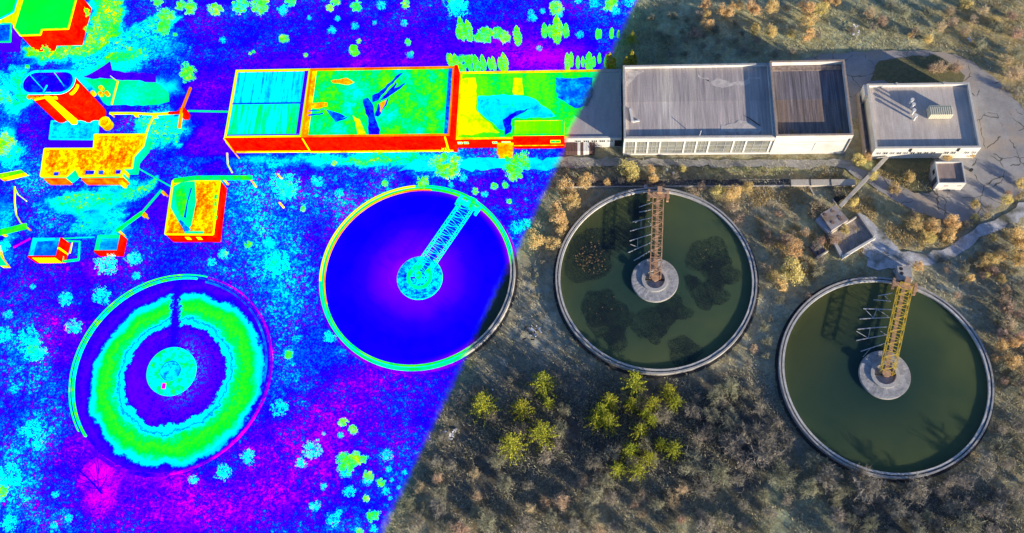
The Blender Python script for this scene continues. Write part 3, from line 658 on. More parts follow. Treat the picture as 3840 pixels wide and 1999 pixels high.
MB().box(-X + .3, -X + 1.0, -Y + .3, Y - .3, 4.8, 4.86).build('warm_strip', T_ORANGE, t)
MB().box(X - .95, X - .3, -Y + .3, Y - .3, 4.8, 4.86).build('cold_strip', T_AZURE, t)
def patch(t, cx_, cy_, pts, z, mat, name, amp=None):
    q = [G(a, b_, z) for a, b_ in pts]
    small = max(p.x for p in q) - min(p.x for p in q) < 4
    q = jag([Vector((p.x, p.y, 0)) for p in q], .5, amp or (.12 if small else .16)); tri = mg.tessellate_polygon([q]); m = MB()
    m.v = [(p.x - cx_, p.y - cy_, z) for p in q]; m.f = [tuple(k) for k in tri]; return m.build(name, mat, t)
c8 = lambda p: crop(p, 800, 0, 1.916)
for k, (pts, mt) in enumerate([([(1145,690),(1220,640),(1345,520),(1358,530),(1300,580),(1240,650),(1180,720),(1140,735)], T_BLUE), ([(1180,740),(1310,590),(1325,600),(1290,640),(1380,598),(1385,605),(1270,690),(1240,760),(1190,840),(1165,835)], T_BLUE),
   ([(1075,715),(1110,700),(1150,760),(1165,860),(1195,930),(1195,978),(1115,975),(1112,850),(1080,760)], T_BLUE), ([(810,785),(950,835),(880,880)], T_AZURE), ([(682,797),(795,782),(797,788),(684,805)], T_BLUE), ([(682,825),(790,812),(792,820),(684,834)], T_BLUE), ([(890,865),(985,828),(965,845),(885,882)], T_BLUE),
   ([(1160,745),(1262,695),(1264,703),(1165,757)], T_GREEN), ([(1190,745),(1245,715),(1205,810),(1198,800)], T_ORANGE),
   ([(690,740),(820,737),(820,765),(690,785)], T_ORANGE), ([(1005,830),(1060,870),(1100,970),(1040,980)], T_YELLOW), ([(850,575),(960,560),(1020,590),(970,612),(860,595)], T_ORANGE)]):
    patch(t, cx_, cy_, c8(pts), 4.83 + .012 * k, mt, 'roof_hole' if mt in (T_BLUE, T_AZURE) else 'roof_patch')
MB().bar((-X + .1, -Y - .12, 4.8), (-X + .15, -Y - .12, .2), .14).bar((-.8 + X, -Y - .12, 4.8), (X - .8, -Y - .12, .1), .2).build('downpipe', T_YELLOW, t)
# parting wall between the second hall and the annex
tag(MB().box(-21.5, -20.95, 69.9, 82.9, -.2, 5.3).build('party_wall', WHITE_T), 'tall narrow red false-colour wall where the patchy hall meets the annex', 'wall')
# --- annex across the colour edge
t, cx_, cy_, X, Y = bld('annex', 'low grey-roofed annex, mostly green in false colour, its right end natural', 'building', -20.9, 5.3, 70.6, 83.3, 2.7, WHITE, ROOF_C, ph=.12, copem=M('annex_coping', (.4,.42,.45), (.3,.3,.32), 1, T=(.84,.06,.3,.03)))
def blockroof(px0, px1, py0, py1, z): a = G(px0, py0, z); b_ = G(px1, py1, z); return a.x - cx_, b_.x - cx_, b_.y - cy_, a.y - cy_
for i, (a, b_) in enumerate([(2045,2115)]): pass
gl = [2168, 2199, 2229, 2259, 2288]
for k, px in enumerate(gl):
    p = G(px, 533, 1.9); win(t, p.x - cx_, -Y, 1.45, 2.15, .95, mat=GLASS if k > 3 else DARK, bars=2)
for k, px in enumerate((1725, 1748, 1855, 1890, 1905)):
    p = G(px, 536, 1.8); win(t, p.x - cx_, -Y, 1.3, 2.0, .8, mat=T_CYAN, fmat=T_YELLOW)
p = G(2318, 533, 1.5); MB().box(p.x - cx_ - .55, p.x - cx_ + .5, -Y - .04, -Y, .1, 2.0).build('door', DARK, t)
for pts, mt in [([(20,560),(165,560),(165,800),(330,950),(60,970),(15,980)], T_YELLOW), ([(175,690),(440,680),(560,700),(700,800),(740,840),(420,850),(420,960),(350,940),(175,800)], T_CYAN), ([(360,850),(450,800),(560,780),(420,850),(415,950),(370,970)], T_BLUE), ([(430,560),(500,560),(500,680),(430,680)], T_YELLOW),
                ([(735,560),(1000,560),(1000,690),(960,760),(870,775),(750,700)], M('annex_hall_shadow', (.17,.19,.22), T=(.33,.10,.5,.10)))]:  # last patch paints the taller hall's cast shadow onto the annex roof
    patch(t, cx_, cy_, crop(pts, 1700, 0, 1.916), 2.62 + .01 * len(t.children) % .1, mt, 'roof_patch')
tb_, a_, b2, X2, Y2 = bld('rooftop_block', 'small raised block with yellow-green false-colour roof and red front on the annex', 'building', G(1922,510,4).x, G(2115,510,4).x, 70.4, G(2000,446,4).y, 4.0, WHITE_T, M('false_block_roof', T=(.68,.06,.4,.02), stretch=(1.6,.1,1)), ph=.15, copem=T_GREEN)
p = G(2095, 535, 2); win(tb_, X2 - 1.4, -Y2, 1.7, 2.6, 1.6, mat=T_GREEN, fmat=T_YELLOW)
MB().box(-X2, X2 - .1, -Y2 - .08, -Y2 - .02, .9, 1.1).build('ledge', T_ORANGE, tb_)
tag(MB().box(-14.2, -12.0, 68.6, 70.5, 0, 1.6).box(-14.4,-11.8, 68.4, 70.5, 1.6, 1.72).build('entrance_porch', T_ORANGE), 'orange false-colour entrance porch in front of the annex', 'porch')
# striped kiosk against the annex front
p0 = G(2122, 582, 0); p1 = G(2232, 582, 0)
t = thing('striped_lean_to', 'lean-to of white and brown panels against the front of the annex', 'shed', ((p0.x + p1.x) / 2, p0.y, 0))
Wd = (p1.x - p0.x) / 2; BROWN = M('brown_panel', (.13,.07,.06), (.09,.05,.05), 2)
for i in range(10):
    x0 = -Wd + i * 2 * Wd / 10; wht = i in (4, 6, 7)
    m = MB(); n0 = len(m.v); m.v += [(x0,0,0),(x0+2*Wd/10-.03,0,0),(x0+2*Wd/10-.03,0,1.3),(x0,0,1.3),(x0,1.9,1.55),(x0+2*Wd/10-.03,1.9,1.55)]; m.f += [(0,1,2,3),(3,2,5,4)]
    m.build('panel', FRAMEW if wht else BROWN, t)
# --- tall natural hall with glazed front
t, cx_, cy_, X, Y = bld('machine_hall', 'long grey-roofed hall with white posts and glazed bays along its front', 'building', 5.6, 28.35, 69.2, 82.4, 5.0, WHITE, ROOF_D, ph=.5, th=.26, copem=CONC_L)
wall = [c for c in t.children if c.name.startswith('wall')][0]
front = MB(); glaz = []
xs = [-X + 2 * X * q / 12.2 for q in (.05, 1, 2, 3, 5, 6, 7, 9, 10, 12)]
front.box(-X, X, -Y - .16, -Y - .01, 4.1, 5.0).box(-X, X, -Y - .22, -Y - .01, 0, .45); front.build('fascia', WHITE, t)
for q in xs: MB().box(q - .13, q + .13, -Y - .14, -Y - .01, .45, 4.1).build('post', FRAMEW, t)
for a, b_ in zip(xs, xs[1:]):
    MB().box(a + .13, b_ - .13, -Y - .06, -Y - .005, .45, 4.1).build('window', GLASS, t)
wo = [c for c in t.children if c.name.startswith('window')]
for c, (a, b_) in zip(wo, zip(xs, xs[1:])):
    m = MB(); n = 3
    for k in range(1, n): m.bar((a + (b_ - a) * k / n, -Y - .08, .5), (a + (b_ - a) * k / n, -Y - .08, 4.05), .05)
    for z in (1.5, 2.6): m.bar((a + .15, -Y - .08, z), (b_ - .15, -Y - .08, z), .05)
    m.build('glazing_bar', GALV, c)
m = MB().box(-8.9 - .0, -8.6, -2.2, -.1, 4.62, 4.95); 
q0 = G(2363, 410, 4.6); q1 = G(2372, 458, 4.6); q2 = G(2398, 453, 4.6)
m = MB().bar((q0.x - cx_, q0.y - cy_, 4.7), (q1.x - cx_, q1.y - cy_, 4.7), .35, .3).bar((q1.x - cx_, q1.y - cy_, 4.68), (q2.x - cx_, q2.y - cy_, 4.68), .25, .2)
m.build('broken_duct', FRAMEW, t)
q0 = G(2620, 535, 5); m = MB().bar((q0.x - cx_, -Y - .2, 4.3), (q0.x - cx_ + .4, -Y + .8, 5.7), .08); m.build('pole', FRAMEW, t)
q0 = G(2802, 438, 4.6); q1 = G(2848, 470, 4.6); MB().bar((q0.x - cx_, q0.y - cy_, 4.62), (q1.x - cx_, q1.y - cy_, 4.62), .09).build('fallen_bar', DARK, t)
MB().box(-X + .4, X - .4, -Y + .4, -Y + .6, 4.56, 4.70).build('flashing', M('pink_flashing', (.45,.25,.19), (.30,.22,.20), 1.5), t)
MB().box(-X + .3, X - .3, 0.1, Y - .4, 4.5, 4.515).build('roof_panel', ROOF_D2, t)
STAIN = M('pale_stain', (.72,.64,.55), (.46,.40,.36), 1.3, fine=.3); STAIN_D = M('dark_stain', (.22,.21,.22), (.36,.33,.31), 1.3, fine=.35)
for k, (pts, mt) in enumerate([([(2625,285),(2680,302),(2735,310),(2790,300),(2850,278),(2860,286),(2800,318),(2740,328),(2680,320),(2620,298)], STAIN), ([(2352,268),(2420,270),(2385,290),(2352,330)], STAIN),
    ([(2700,470),(2790,452),(2850,470),(2860,496),(2720,500)], STAIN)]):
    patch(t, cx_, cy_, pts, 4.519 + .004 * k, mt, 'roof_stain', .45)
# rear gutter wall band and lean, darker hall next to it
t, cx_, cy_, X, Y = bld('boarded_hall', 'hall with dark brown boarded roof and blank white front, right of the glazed hall', 'building', 28.4, 39.75, 69.0, 82.4, 5.55, WHITE, ROOF_E, ph=.9, th=.26, copem=M('brick_coping', (.45,.36,.28), (.30,.22,.17), 2, fine=.3))
MB().bar((-X + 3, -Y - .04, 3.6), (X - .9, -Y - .04, 3.9), .05, .04).bar((-X + 1, -Y - .02, 3.0), (X - 4.5, -Y - .02, 3.0), .05, .04).bar((.6, -Y - .02, 1.0), (.6, -Y - .02, 3.4), .05).build('cable', GALV, t)
MB().bar((X - .15, -Y - .08, 4.6), (X - .15, -Y - .08, .1), .2).build('downpipe', CONC, t)
for q in ((2970, 505), (3145, 502)):
    g_ = G(*q, 4.2); flakes(60, .5, (4.66, 5.1), .07, .2).build('roof_weed', M('dry_weed', (.40,.26,.10), (.30,.16,.06), 2), t, (g_.x - cx_, g_.y - cy_, 0))
MB().box(-X + .3, X - .3, 0.2, Y - .3, 4.65, 4.665).build('roof_panel', ROOF_E2, t)
m = MB().box(-X + .4, X - .4, Y - 1.3, Y - .4, 4.66, 4.75); m.build('rubble_strip', M('roof_rubble', (.42,.34,.28), (.16,.10,.08), 3, fine=.4), t)
# --- right building
t, cx_, cy_, X, Y = bld('pump_house', 'wide grey-roofed pump house with a ribbed skylight, standing by the concrete apron', 'building', 43.5, 58.9, 68.0, 79.5, 3.15, WHITE, ROOF_F, ph=.5, th=.3, copem=M('cream_coping', (.62,.58,.50), (.50,.47,.42), 2))
a = G(3478, 405, 3.3); b_ = G(3570, 438, 3.3)
sk = MB().box(a.x - cx_ , b_.x - cx_, b_.y - cy_, a.y - cy_, 2.74, 4.0); so_ = sk.build('skylight', M('cream_metal', (.62,.58,.42), (.5,.47,.34), 3), t)
m = MB(); nrib = 11
for k in range(nrib): xx = a.x - cx_ + .15 + (b_.x - a.x - .3) * k / (nrib - 1); m.box(xx - .07, xx + .07, b_.y - cy_ - .04, a.y - cy_ - .25, 2.8, 4.07)
m.build('rib', M('cream_rib', (.75,.70,.52), (.7,.66,.5), 2), so_)
for k, (vx, vy) in enumerate(((3414,386),(3419,403),(3421,425),(3428,446))):
    g_ = G(vx, vy, 3.0); MB().tube((0, 0, 2.74), (0, 0, 3.9), .17, k=12).tube((0, 0, 3.9), (0, 0, 4.05), .27, k=12).build('vent', FRAMEW, t, (g_.x - cx_, g_.y - cy_, 0))
for k in range(15):
    if k in (9, 12): continue
    win(t, -X + .9 + k * 1.0, -Y, 1.35, 2.15, .7, mat=DARK if k in (1,3,5,6,7,8,10,11) else GLASS, bars=1)
for q in (-6.6 + 4.2, -6.6 + 14.0 - 2.8):
    MB().box(q - .12, q + .12, -Y - .14, -Y - .01, 2.3, 3.1).build('scupper', DARK, t)
for q in (-3.2, 3.9):
    MB().tube((0, 0, 2.9), (0, 0, 3.35), .22, k=12).build('roof_outlet', CONC_L, t, (q, Y - .1, 0))
MB().box(-X - .95, -X - .02, -Y + .4, Y - .5, 0, .5).box(-X - 1.05, -X - .85, -Y + .4, Y - .5, .5, 1.7).build('side_gallery', M('gallery_wall', (.45,.36,.30), (.30,.24,.2), 1.5), t)
MB().box(-X - .45, -X - .02, Y - 2.0, Y, 0, 3.0).build('side_pier', WHITE, t)
# small white shed in front of it
p = G(3500, 650, 0)
xl, xr = G(3521, 690, 2.4).x, G(3626, 690, 2.4).x; yb, yt = G(3570, 686, 2.4).y, G(3570, 604, 2.4).y
t, cx_, cy_, X, Y = bld('small_shed', 'small white shed with a brown boarded flat roof beside the apron', 'shed', xl, xr, yb, yt, 2.3, WHITE, SHEDROOF, ph=.3, th=.16, copem=False)
MB().box(-X - .04, -X, -Y + .5, -Y + 1.4, 0, 1.9).build('door', M('blue_door', (.05,.07,.10), (.04,.05,.07), 2), t)
MB().box(-X - .03, -X, Y - 1.6, Y - .9, .9, 1.7).build('window', DARK, t)
for q in (-.6, 1.3): MB().box(q - .3, q + .3, -Y - .02, -Y, 1.3, 1.6).build('vent', M('shed_vent', (.4,.35,.3), (.3,.25,.2), 2), t)

# ------------------------------------------------------------------ false-colour works area on the left
def polybld(name, label, cat, px, h, wallm, roofm, edgem=None, group=None, drop=.12):
    pts = [G(a, b, h) for a, b in px]; c = sum(pts, Vector((0, 0, 0))) / len(pts); loc = [(p.x - c.x, p.y - c.y) for p in pts]
    area = sum(loc[i][0] * loc[(i+1) % len(loc)][1] - loc[(i+1) % len(loc)][0] * loc[i][1] for i in range(len(loc)))
    if area < 0: loc = loc[::-1]
    t = thing(name, label, cat, (c.x, c.y, 0), group=group)
    MB().prism(loc, -.2, h - .05, top=False).build('wall', wallm, t)
    tri = mg.tessellate_polygon([[Vector((a, b, 0)) for a, b in loc]]); m = MB(); m.v = [(a, b, h - drop) for a, b in loc]; m.f = [tuple(q) for q in tri]
    m.build('roof', roofm, t)
    if edgem is not None:
        e = MB(); k = len(loc)
        for i in range(k): e.bar((*loc[i], h - .03), (*loc[(i + 1) % k], h - .03), .22, .18)
        e.build('roof_edge', edgem, t)
    return t, c
K0 = lambda p: crop(p, 0, 0, 1.916); K1 = lambda p: crop(p, 0, 640, 2.712); K3 = lambda p: crop(p, 0, 200, 2.579); K2 = lambda p: crop(p, 0, 600, 1.9155)
polybld('large_hall', 'big hall in the far left corner with bright green false-colour roof and red walls', 'building',
        K0([(178,-60),(98,195),(145,255),(290,250),(300,212),(490,207),(560,-60)]), 4.6, T_RED, T_FLATG, T_YELLOW)
polybld('corner_building', 'green-roofed building cut by the far left corner beside the big hall', 'building', K0([(-60,-60),(140,-60),(95,85),(-60,165)]), 4.0, T_YELLOW, T_FLATG, T_CYAN)
polybld('edge_block', 'blue false-colour flat block at the left edge below the corner building', 'building', K0([(-60,172),(78,168),(74,300),(-60,300)]), 3.0, T_VIOLET, T_AZURE, T_SPRING)
# silo: two round cells joined, seen as one stadium-shaped rim
z = 10.2; xl = G(86, 300, z).x; xr = G(279, 300, z).x; yt = G(180, 267, z).y; yb = G(180, 351, z).y; rr = (yt - yb) / 2; cx_ = (xl + xr) / 2; cy_ = (yt + yb) / 2; hx = (xr - xl) / 2 - rr
t = thing('twin_silo', 'tall red false-colour twin silo, open on top, at the upper left', 'silo', (cx_, cy_, 0))
def stadium(r_, notch=.0, k=28):
    p = []
    for i in range(k + 1): a = -pi / 2 + pi * i / k; p.append((hx + r_ * cos(a), r_ * sin(a)))
    for i in range(k + 1): a = pi / 2 + pi * i / k; p.append((-hx + r_ * cos(a), r_ * sin(a)))
    q = []
    for s_ in range(k + 1):
        pass
    n_ = 10
    for i in range(1, n_):
        u = -hx + 2 * hx * i / n_; q.append((u, -r_ + notch * (1 - (abs(u) / hx) ** 1.5)))
    return p + q
po = stadium(rr, .0)
lo_ = stadium(rr, rr * .30); m = MB(); kk = len(po); n = 0
m.v += [(a, b, -.2) for a, b in lo_] + [(a, b, z - 1.2) for a, b in po] + [(a, b, z) for a, b in po]
for j in range(2):
    for i in range(kk): q = (i + 1) % kk; m.f.append((j*kk + i, j*kk + q, (j+1)*kk + q, (j+1)*kk + i))
m.build('wall', T_RED, t, smooth=True)
m = MB(); pi_ = [(a * .955 if abs(a) > hx else a, b * .95) for a, b in po]
m.v += [(a, b, z) for a, b in pi_] + [(a, b, z - 1.6) for a, b in pi_]
for i in range(kk): q = (i + 1) % kk; m.f.append((q, i, kk + i, kk + q))
m.f.append(tuple(range(kk, 2 * kk))); m.build('inner_wall', M('silo_inside', T=(.22,.14,.25,.07)), t)
e = MB()
for i in range(kk): e.bar((*po[i], z + .02), (*po[(i + 1) % kk], z + .02), .34, .16)
e.build('rim', T_CYAN, t)
MB().bar((-3.2, rr * .6, z + .1), (-.8, -rr * .5, z - .6), .12).build('rail', T_CYAN, t); MB().bar((.6, rr * .9, z + .1), (2.4, -.3, z - .7), .12).build('rail', T_CYAN, t)
MB().bar((-.2, -rr * .2, z - .2), (-.3, -rr * .95, z + .1), .16).build('rail', T_CYAN, t)
MB().box(-.45, .45, -rr - .35, -rr + .7, 0, z - .6).build('stair_shaft', T_YELLOW, t)
MB().bar((-2.6, -rr - .12, z - 1.5), (-.2, -rr - .2, z - .7), .25).bar((1.4, -rr - .1, z - 1.3), (0, -rr - .2, z - .7), .25).build('brace', T_YELLOW, t)
for i in range(14):
    a = -pi * .52 + pi * .5 * i / 13 if i > 6 else 0
    if i > 6: xx, yy = hx + (rr + .02) * cos(a), (rr + .02) * sin(a)
    else: xx, yy = -hx - 1.0 + (2 * hx) * i / 6, -rr - .02
    MB().box(-.2, .2, -.2, .2, z - 1.15, z - .72).build('vent_hole', T_YELLOW if i > 5 else T_ORANGE, t, (xx, yy, 0))
g_ = G(280, 466, 0)
tag(MB().box(-.9, .9, -.6, .5, 0, .8).box(-.4, .4, -.3, .3, .8, 1.3).build('pump_box', T_ORANGE, None, (g_.x, g_.y + .6, 0)), 'small orange pump box at the foot of the twin silo', 'pump')
g_ = G(390, 455, 1.5); t2 = thing('round_bin', 'small orange and yellow round bin right of the silo foot', 'bin', (g_.x, g_.y, 0))
MB().tube((0, 0, 0), (0, 0, 1.3), .95, k=24).build('body', T_ORANGE, t2); MB().ring(.7, 1.0, 1.3, 1.4, 24).build('rim', T_YELLOW, t2)
polybld('low_block', 'low cyan-roofed block at the foot of the silo', 'building', K3([(500,655),(950,655),(945,800),(890,832),(478,828)]), 1.4, T_VIOLET, M('false_low_roof', T=(.40,.12,.4,.07)), T_CYAN)
tv, cv = polybld('low_block', 'dark violet painted-shade strip between the cyan block and the tiled building', 'building', K3([(470,836),(900,832),(900,915),(432,918)]), 1.1, T_VIOLET, M('false_violet_shade', T=(.165,.02,.3,.01)), None)  # low violet block stands in for the shade beside the cyan block
tt, ct = polybld('tiled_building', 'L-shaped yellow and orange false-colour building with tiled roof and broken front', 'building',
        K3([(430,922),(905,920),(915,785),(1415,783),(1385,895),(1290,1000),(1275,1110),(1190,1112),(1180,1180),(770,1190),(730,1110),(640,1190),(392,1190)]), 2.2, T_SPRING, T_TILE, T_EDGE)
m = MB()
for q in ((845,1150),(885,1150),(975,1150),(1140,1145),(540,1165)):
    p = G(*K3([q])[0], 2.2); MB().box(-.38, .38, -.32, .32, 2.1, 2.14).build('roof_opening', T_BLUE, tt, (p.x - ct.x, p.y - ct.y, 0)); 
p0 = G(*K3([(910,790)])[0], 2.2); p1 = G(*K3([(1180,900)])[0], 2.2)
for i in range(9): MB().box(-.13, .13, -2.1, 0, 2.11, 2.17).build('roof_rib', T_ORANGE, tt, (p0.x - ct.x + .7 + i * .95, p0.y - ct.y - .2, 0))
for a, b in (((430,1200),(640,1200)), ((790,1200),(1200,1200))):
    p0 = G(*K3([a])[0], 2.0); p1 = G(*K3([b])[0], 2.0); tag(MB().box(0, p1.x - p0.x, -.3, -.05, 0, 2.0).build('front_wall', M('false_graded_wall', T=(.93,.06,.5,.04)), None, (p0.x, p0.y - .1, 0)),
        'red front wall piece below the tiled building, ' + ('left and shorter' if a[0] < 600 else 'right and longer'), 'wall')
p0 = G(*K3([(1170,1150)])[0], 1.8); tag(MB().box(0, .5, -2.0, 1.2, 0, 1.9).build('side_wall', T_ORANGE, None, (p0.x, p0.y, 0)), 'orange side wall at the right end of the red front wall', 'wall')
# pipe bridge from silo to the halls
def pipe(name, label, pts, zz, mat, wd=.28, posts=True, cat='pipe', hgt=.25):
    w_ = [G(a, b, zz) for a, b in pts]; t = thing(name, label, cat, (w_[0].x, w_[0].y, 0)); m = MB()
    for a, b in zip(w_, w_[1:]): m.bar(a - Vector((w_[0].x, w_[0].y, 0)), b - Vector((w_[0].x, w_[0].y, 0)), wd, hgt)
    m.build('duct', mat, t)
    if posts:
        for a, b in zip(w_, w_[1:]):
            for f in (.05, .95):
                p = a.lerp(b, f) - Vector((w_[0].x, w_[0].y, 0)); MB().bar((p.x, p.y, 0), (p.x, p.y, zz - hgt / 2), .2).build('post', T_ORANGE, t)
    return t
pipe('pipe_bridge', 'yellow and green raised pipe running from the silo to the red pylon', K3([(1060,580),(1300,580),(1480,590),(1760,575)]), 1.2, T_YELLOW, .35)
pipe('pipe_bridge', 'red raised pipe section left of the pylon', K3([(1630,578),(1770,574)]), 1.6, T_RED, .4, posts=False)
pipe('pipe_bridge', 'thin green pipe from the red pylon to the left end hall', K0([(1350,797),(1640,803)]), 2.0, T_SPRING, .22, posts=False)
p = G(*K3([(1790,590)])[0], 1); t = thing('pylon', 'red cross-shaped pylon where the raised pipes meet', 'pylon', (p.x, p.y, 0))
MB().box(-.45, .45, -.45, .45, 0, 2.4).build('shaft', T_RED, t); MB().bar((0, 0, 2.3), (-.2, -3.0, 1.6), .4).bar((0, 0, 2.3), (.6, 4.6, 2.0), .35).build('arm', T_EDGER, t)
MB().box(-1.0, 1.0, -.14, .14, 1.8, 2.0).build('crossarm', T_RED, t)
pipe('yard_fence', 'thin yellow fence line across the green yard slab', K3([(1140,270),(1105,400),(1080,495)]), .8, T_YELLOW, .18, posts=False, cat='fence')
pipe('yard_fence', 'yellow fence line falling from the raised pipe to the tiled building', K3([(1490,600),(1440,700),(1410,790)]), .8, T_YELLOW, .2, posts=False, cat='fence')
pipe('lamp_mast', 'leaning yellow mast at the top edge of the green yard slab', K3([(1140,275),(1070,220)]), 1.5, T_YELLOW, .12, posts=False, cat='mast')
for i, q in enumerate(((980,335),(900,385),(975,392),(1035,388))):
    p = G(*K3([q])[0], .5); tag(MB().tube((0, 0, 0), (0, 0, .8), .36, k=12).build('concrete_stub', T_ORANGE, None, (p.x, p.y, 0)), ['topmost of four orange stubs right of the silo', 'leftmost of four orange stubs right of the silo', 'middle one of the lower row of orange stubs', 'rightmost of four orange stubs right of the silo'][i], 'stub', 'orange stubs beside the silo')
# orange square building with caved-in half
ob, oc = polybld('square_building', 'square building with one orange half roof and one green caved-in half', 'building', K2([(1240,148),(1580,145),(1530,535),(1185,533)]), 3.0, T_RED, T_TILE, T_EDGE)
def opatch(pts, z, mt, nm):
    q = [G(a, b, z) for a, b in K2(pts)]; MB().poly([(p.x - oc.x, p.y - oc.y, z) for p in q][::-1]).build(nm, mt, ob)
opatch([(1245,190),(1300,160),(1400,150),(1410,300),(1375,470),(1335,520),(1280,440),(1225,340)], 2.95, T_SPRING, 'sagging_sheet')
opatch([(1262,230),(1320,180),(1345,300),(1310,420),(1270,340)], 2.99, T_GREEN, 'moss')
opatch([(1370,200),(1382,200),(1350,300),(1335,420),(1320,410),(1345,290)], 3.03, T_BLUE, 'crack'); opatch([(1285,440),(1300,430),(1370,500),(1330,525)], 3.06, T_AZURE, 'crack')
opatch([(1330,510),(1465,512),(1460,528),(1325,528)], 3.08, T_SPRING, 'sagging_sheet')
for yy in (250, 300, 350, 400): opatch([(1543,yy),(1562,yy),(1557,yy+28),(1538,yy+28)], 3.04, T_GREEN, 'roof_patch')
for q in (-6.3 + 5.0, -6.3 + 7.6): 
    pass
for px_ in (1340, 1420):
    p = G(*K2([(px_, 545)])[0], 2.2); MB().box(-.35, .35, -.05, 0, 1.0, 2.0).build('window', T_YELLOW, ob, (p.x - oc.x, G(*K2([(px_, 533)])[0], 3.0).y - oc.y - .02, 0))
pipe('pipe_trestle', 'long green trestle beam passing behind the square building', K2([(1250,150),(1400,130),(1810,127)]), 3.3, T_GREEN, .7, cat='pipe', hgt=.3)
pipe('pipe_trestle', 'thick green pipe elbow left of the square building, upper straight run', K2([(1020,378),(1160,215)]), 1.5, T_SPRING, .3)
pipe('pipe_trestle', 'thick green pipe run sloping down to the small sheds', K2([(835,512),(1020,378)]), 1.5, T_GREEN, .55)
pipe('thin_pipe', 'thin green line between the tiled building and the square building', K2([(975,50),(1235,195)]), 1.0, T_SPRING, .2, posts=False)
for i, q in enumerate(((1050,400),(1190,240),(878,525),(1625,155),(2010,115),(2025,322))):
    p = G(*K2([q])[0], .5); tag(MB().bar((0, 0, 0), (-.5, .45, 1.1), .3).build('pipe_support', T_ORANGE, None, (p.x + .2, p.y - .3, 0)), ['orange support at the elbow of the thick green pipe', 'orange support near the top of the green pipe', 'orange support at the lower end of the thick green pipe', 'orange support under the trestle beam', 'lone orange stub above the cyan scrub', 'lone orange stub in the cyan scrub'][i], 'support')
# two small sheds and a frame between them
def openbox(name, label, px, h, mats):
    q = [G(a, b, h) for a, b in K1(px)]; x0 = min(q[0].x, q[3].x); x1 = max(q[1].x, q[2].x); y1 = q[0].y; y0 = q[3].y; cx_, cy_ = (x0+x1)/2, (y0+y1)/2; X, Y = (x1-x0)/2, (y1-y0)/2
    t = thing(name, label, 'shed', (cx_, cy_, 0))
    MB().box(-X, X, -Y, -Y + .25, 0, h).build('front_wall', mats[0], t); MB().box(X - .25, X, -Y + .25, Y, 0, h).build('side_wall', mats[0], t)
    MB().box(-X, -X + .2, -Y + .25, Y, 0, h - .1).box(-X + .2, X - .25, Y - .2, Y, 0, h - .1).build('rear_wall', mats[1], t); MB().box(-X + .2, X - .25, -Y + .25, Y - .2, h - 1.2, h - 1.0).build('roof', mats[2], t)
    return t, X, Y
t, X, Y = openbox('open_shed', 'roofless shed with red slatted front and red side wall, left of the frame', [(330,680),(625,690),(560,885),(280,880)], 2.6, (T_RED, T_CYAN, M('false_shed_floor', T=(.31,.12,.6,.05))))
for i in range(9): MB().box(-.14, .14, -Y - .06, -Y, .3, 2.4).build('slat', T_YELLOW, t, (-X + .8 + i * (2 * X - 1.4) / 8, 0, 0))
MB().box(X - .27, X + .03, -.3, 0, 0, 2.64).build('joint', T_YELLOW, t)
t, X, Y = openbox('open_shed', 'small shed with cyan slatted roof and red front, right of the frame', [(990,650),(1205,650),(1200,825),(955,825)], 1.9, (T_RED, T_SPRING, M('false_slat_roof', T=(.36,.10,.2,.05), stretch=(.3,3,1))))
m = thing('steel_frame', 'empty green rectangular frame between the two small sheds', 'frame', tuple(G(*K1([(725,810)])[0], 0)))
q = [G(a, b, 1.0) - G(*K1([(725,810)])[0], 0) for a, b in K1([(645,715),(810,720),(800,905),(640,925)])]
for i in range(4): MB().bar(q[i], q[(i + 1) % 4], .3 if i == 2 else .2).build('rail', T_SPRING, m)
q = [G(a, b, 1.0) - G(*K1([(725,810)])[0], 0) for a, b in K1([(735,730),(710,840)])]; MB().bar(q[0], q[1], .16).build('crossbar', T_YELLOW, m)
pipe('fence_line', 'thin magenta fence line left of the roofless shed', K1([(140,780),(310,690)]), .5, M('false_magenta', T=(.03,.0,.3,.0)), .2, posts=False, cat='fence')
pipe('fence_line', 'thin pale violet fence line above the empty frame', K1([(640,690),(960,675)]), .6, M('false_pale_line', T=(.45,.3,.1,.0)), .14, posts=False, cat='fence')
pipe('walkway', 'green raised walkway entering from the left edge', K2([(-60,540),(0,520),(190,475)]), 1.6, T_GREEN, 1.0, cat='walkway')
pipe('cable_run', 'thin curved yellow pipe near the left edge above the raised walkway', K1([(150,160),(150,330),(165,450),(210,530),(290,585)]), .8, T_YELLOW, .16, posts=False)
pipe('cable_run', 'short yellow forked pipe at the top of the curved one', K1([(150,180),(185,245),(270,310)]), .8, T_YELLOW, .16, posts=False)
polybld('edge_roof', 'low yellow roof with orange ends at the left edge', 'building', K0([(-20,1250),(150,1218),(180,1240),(0,1282)]), 1.0, T_ORANGE, M('false_edge_roof', T=(.66,.1,.4,.08)), None)
polybld('edge_roof', 'green pointed roof corner at the left edge below the raised walkway', 'building', K2([(-20,600),(8,700),(55,760),(0,760),(-40,700)]), .8, T_ORANGE, T_SPRING, None)
pipe('downpipe', 'yellow hanging pipe at the left end of the end hall', K0([(1632,1100),(1636,1180),(1668,1240)]), .8, T_YELLOW, .22, posts=False)
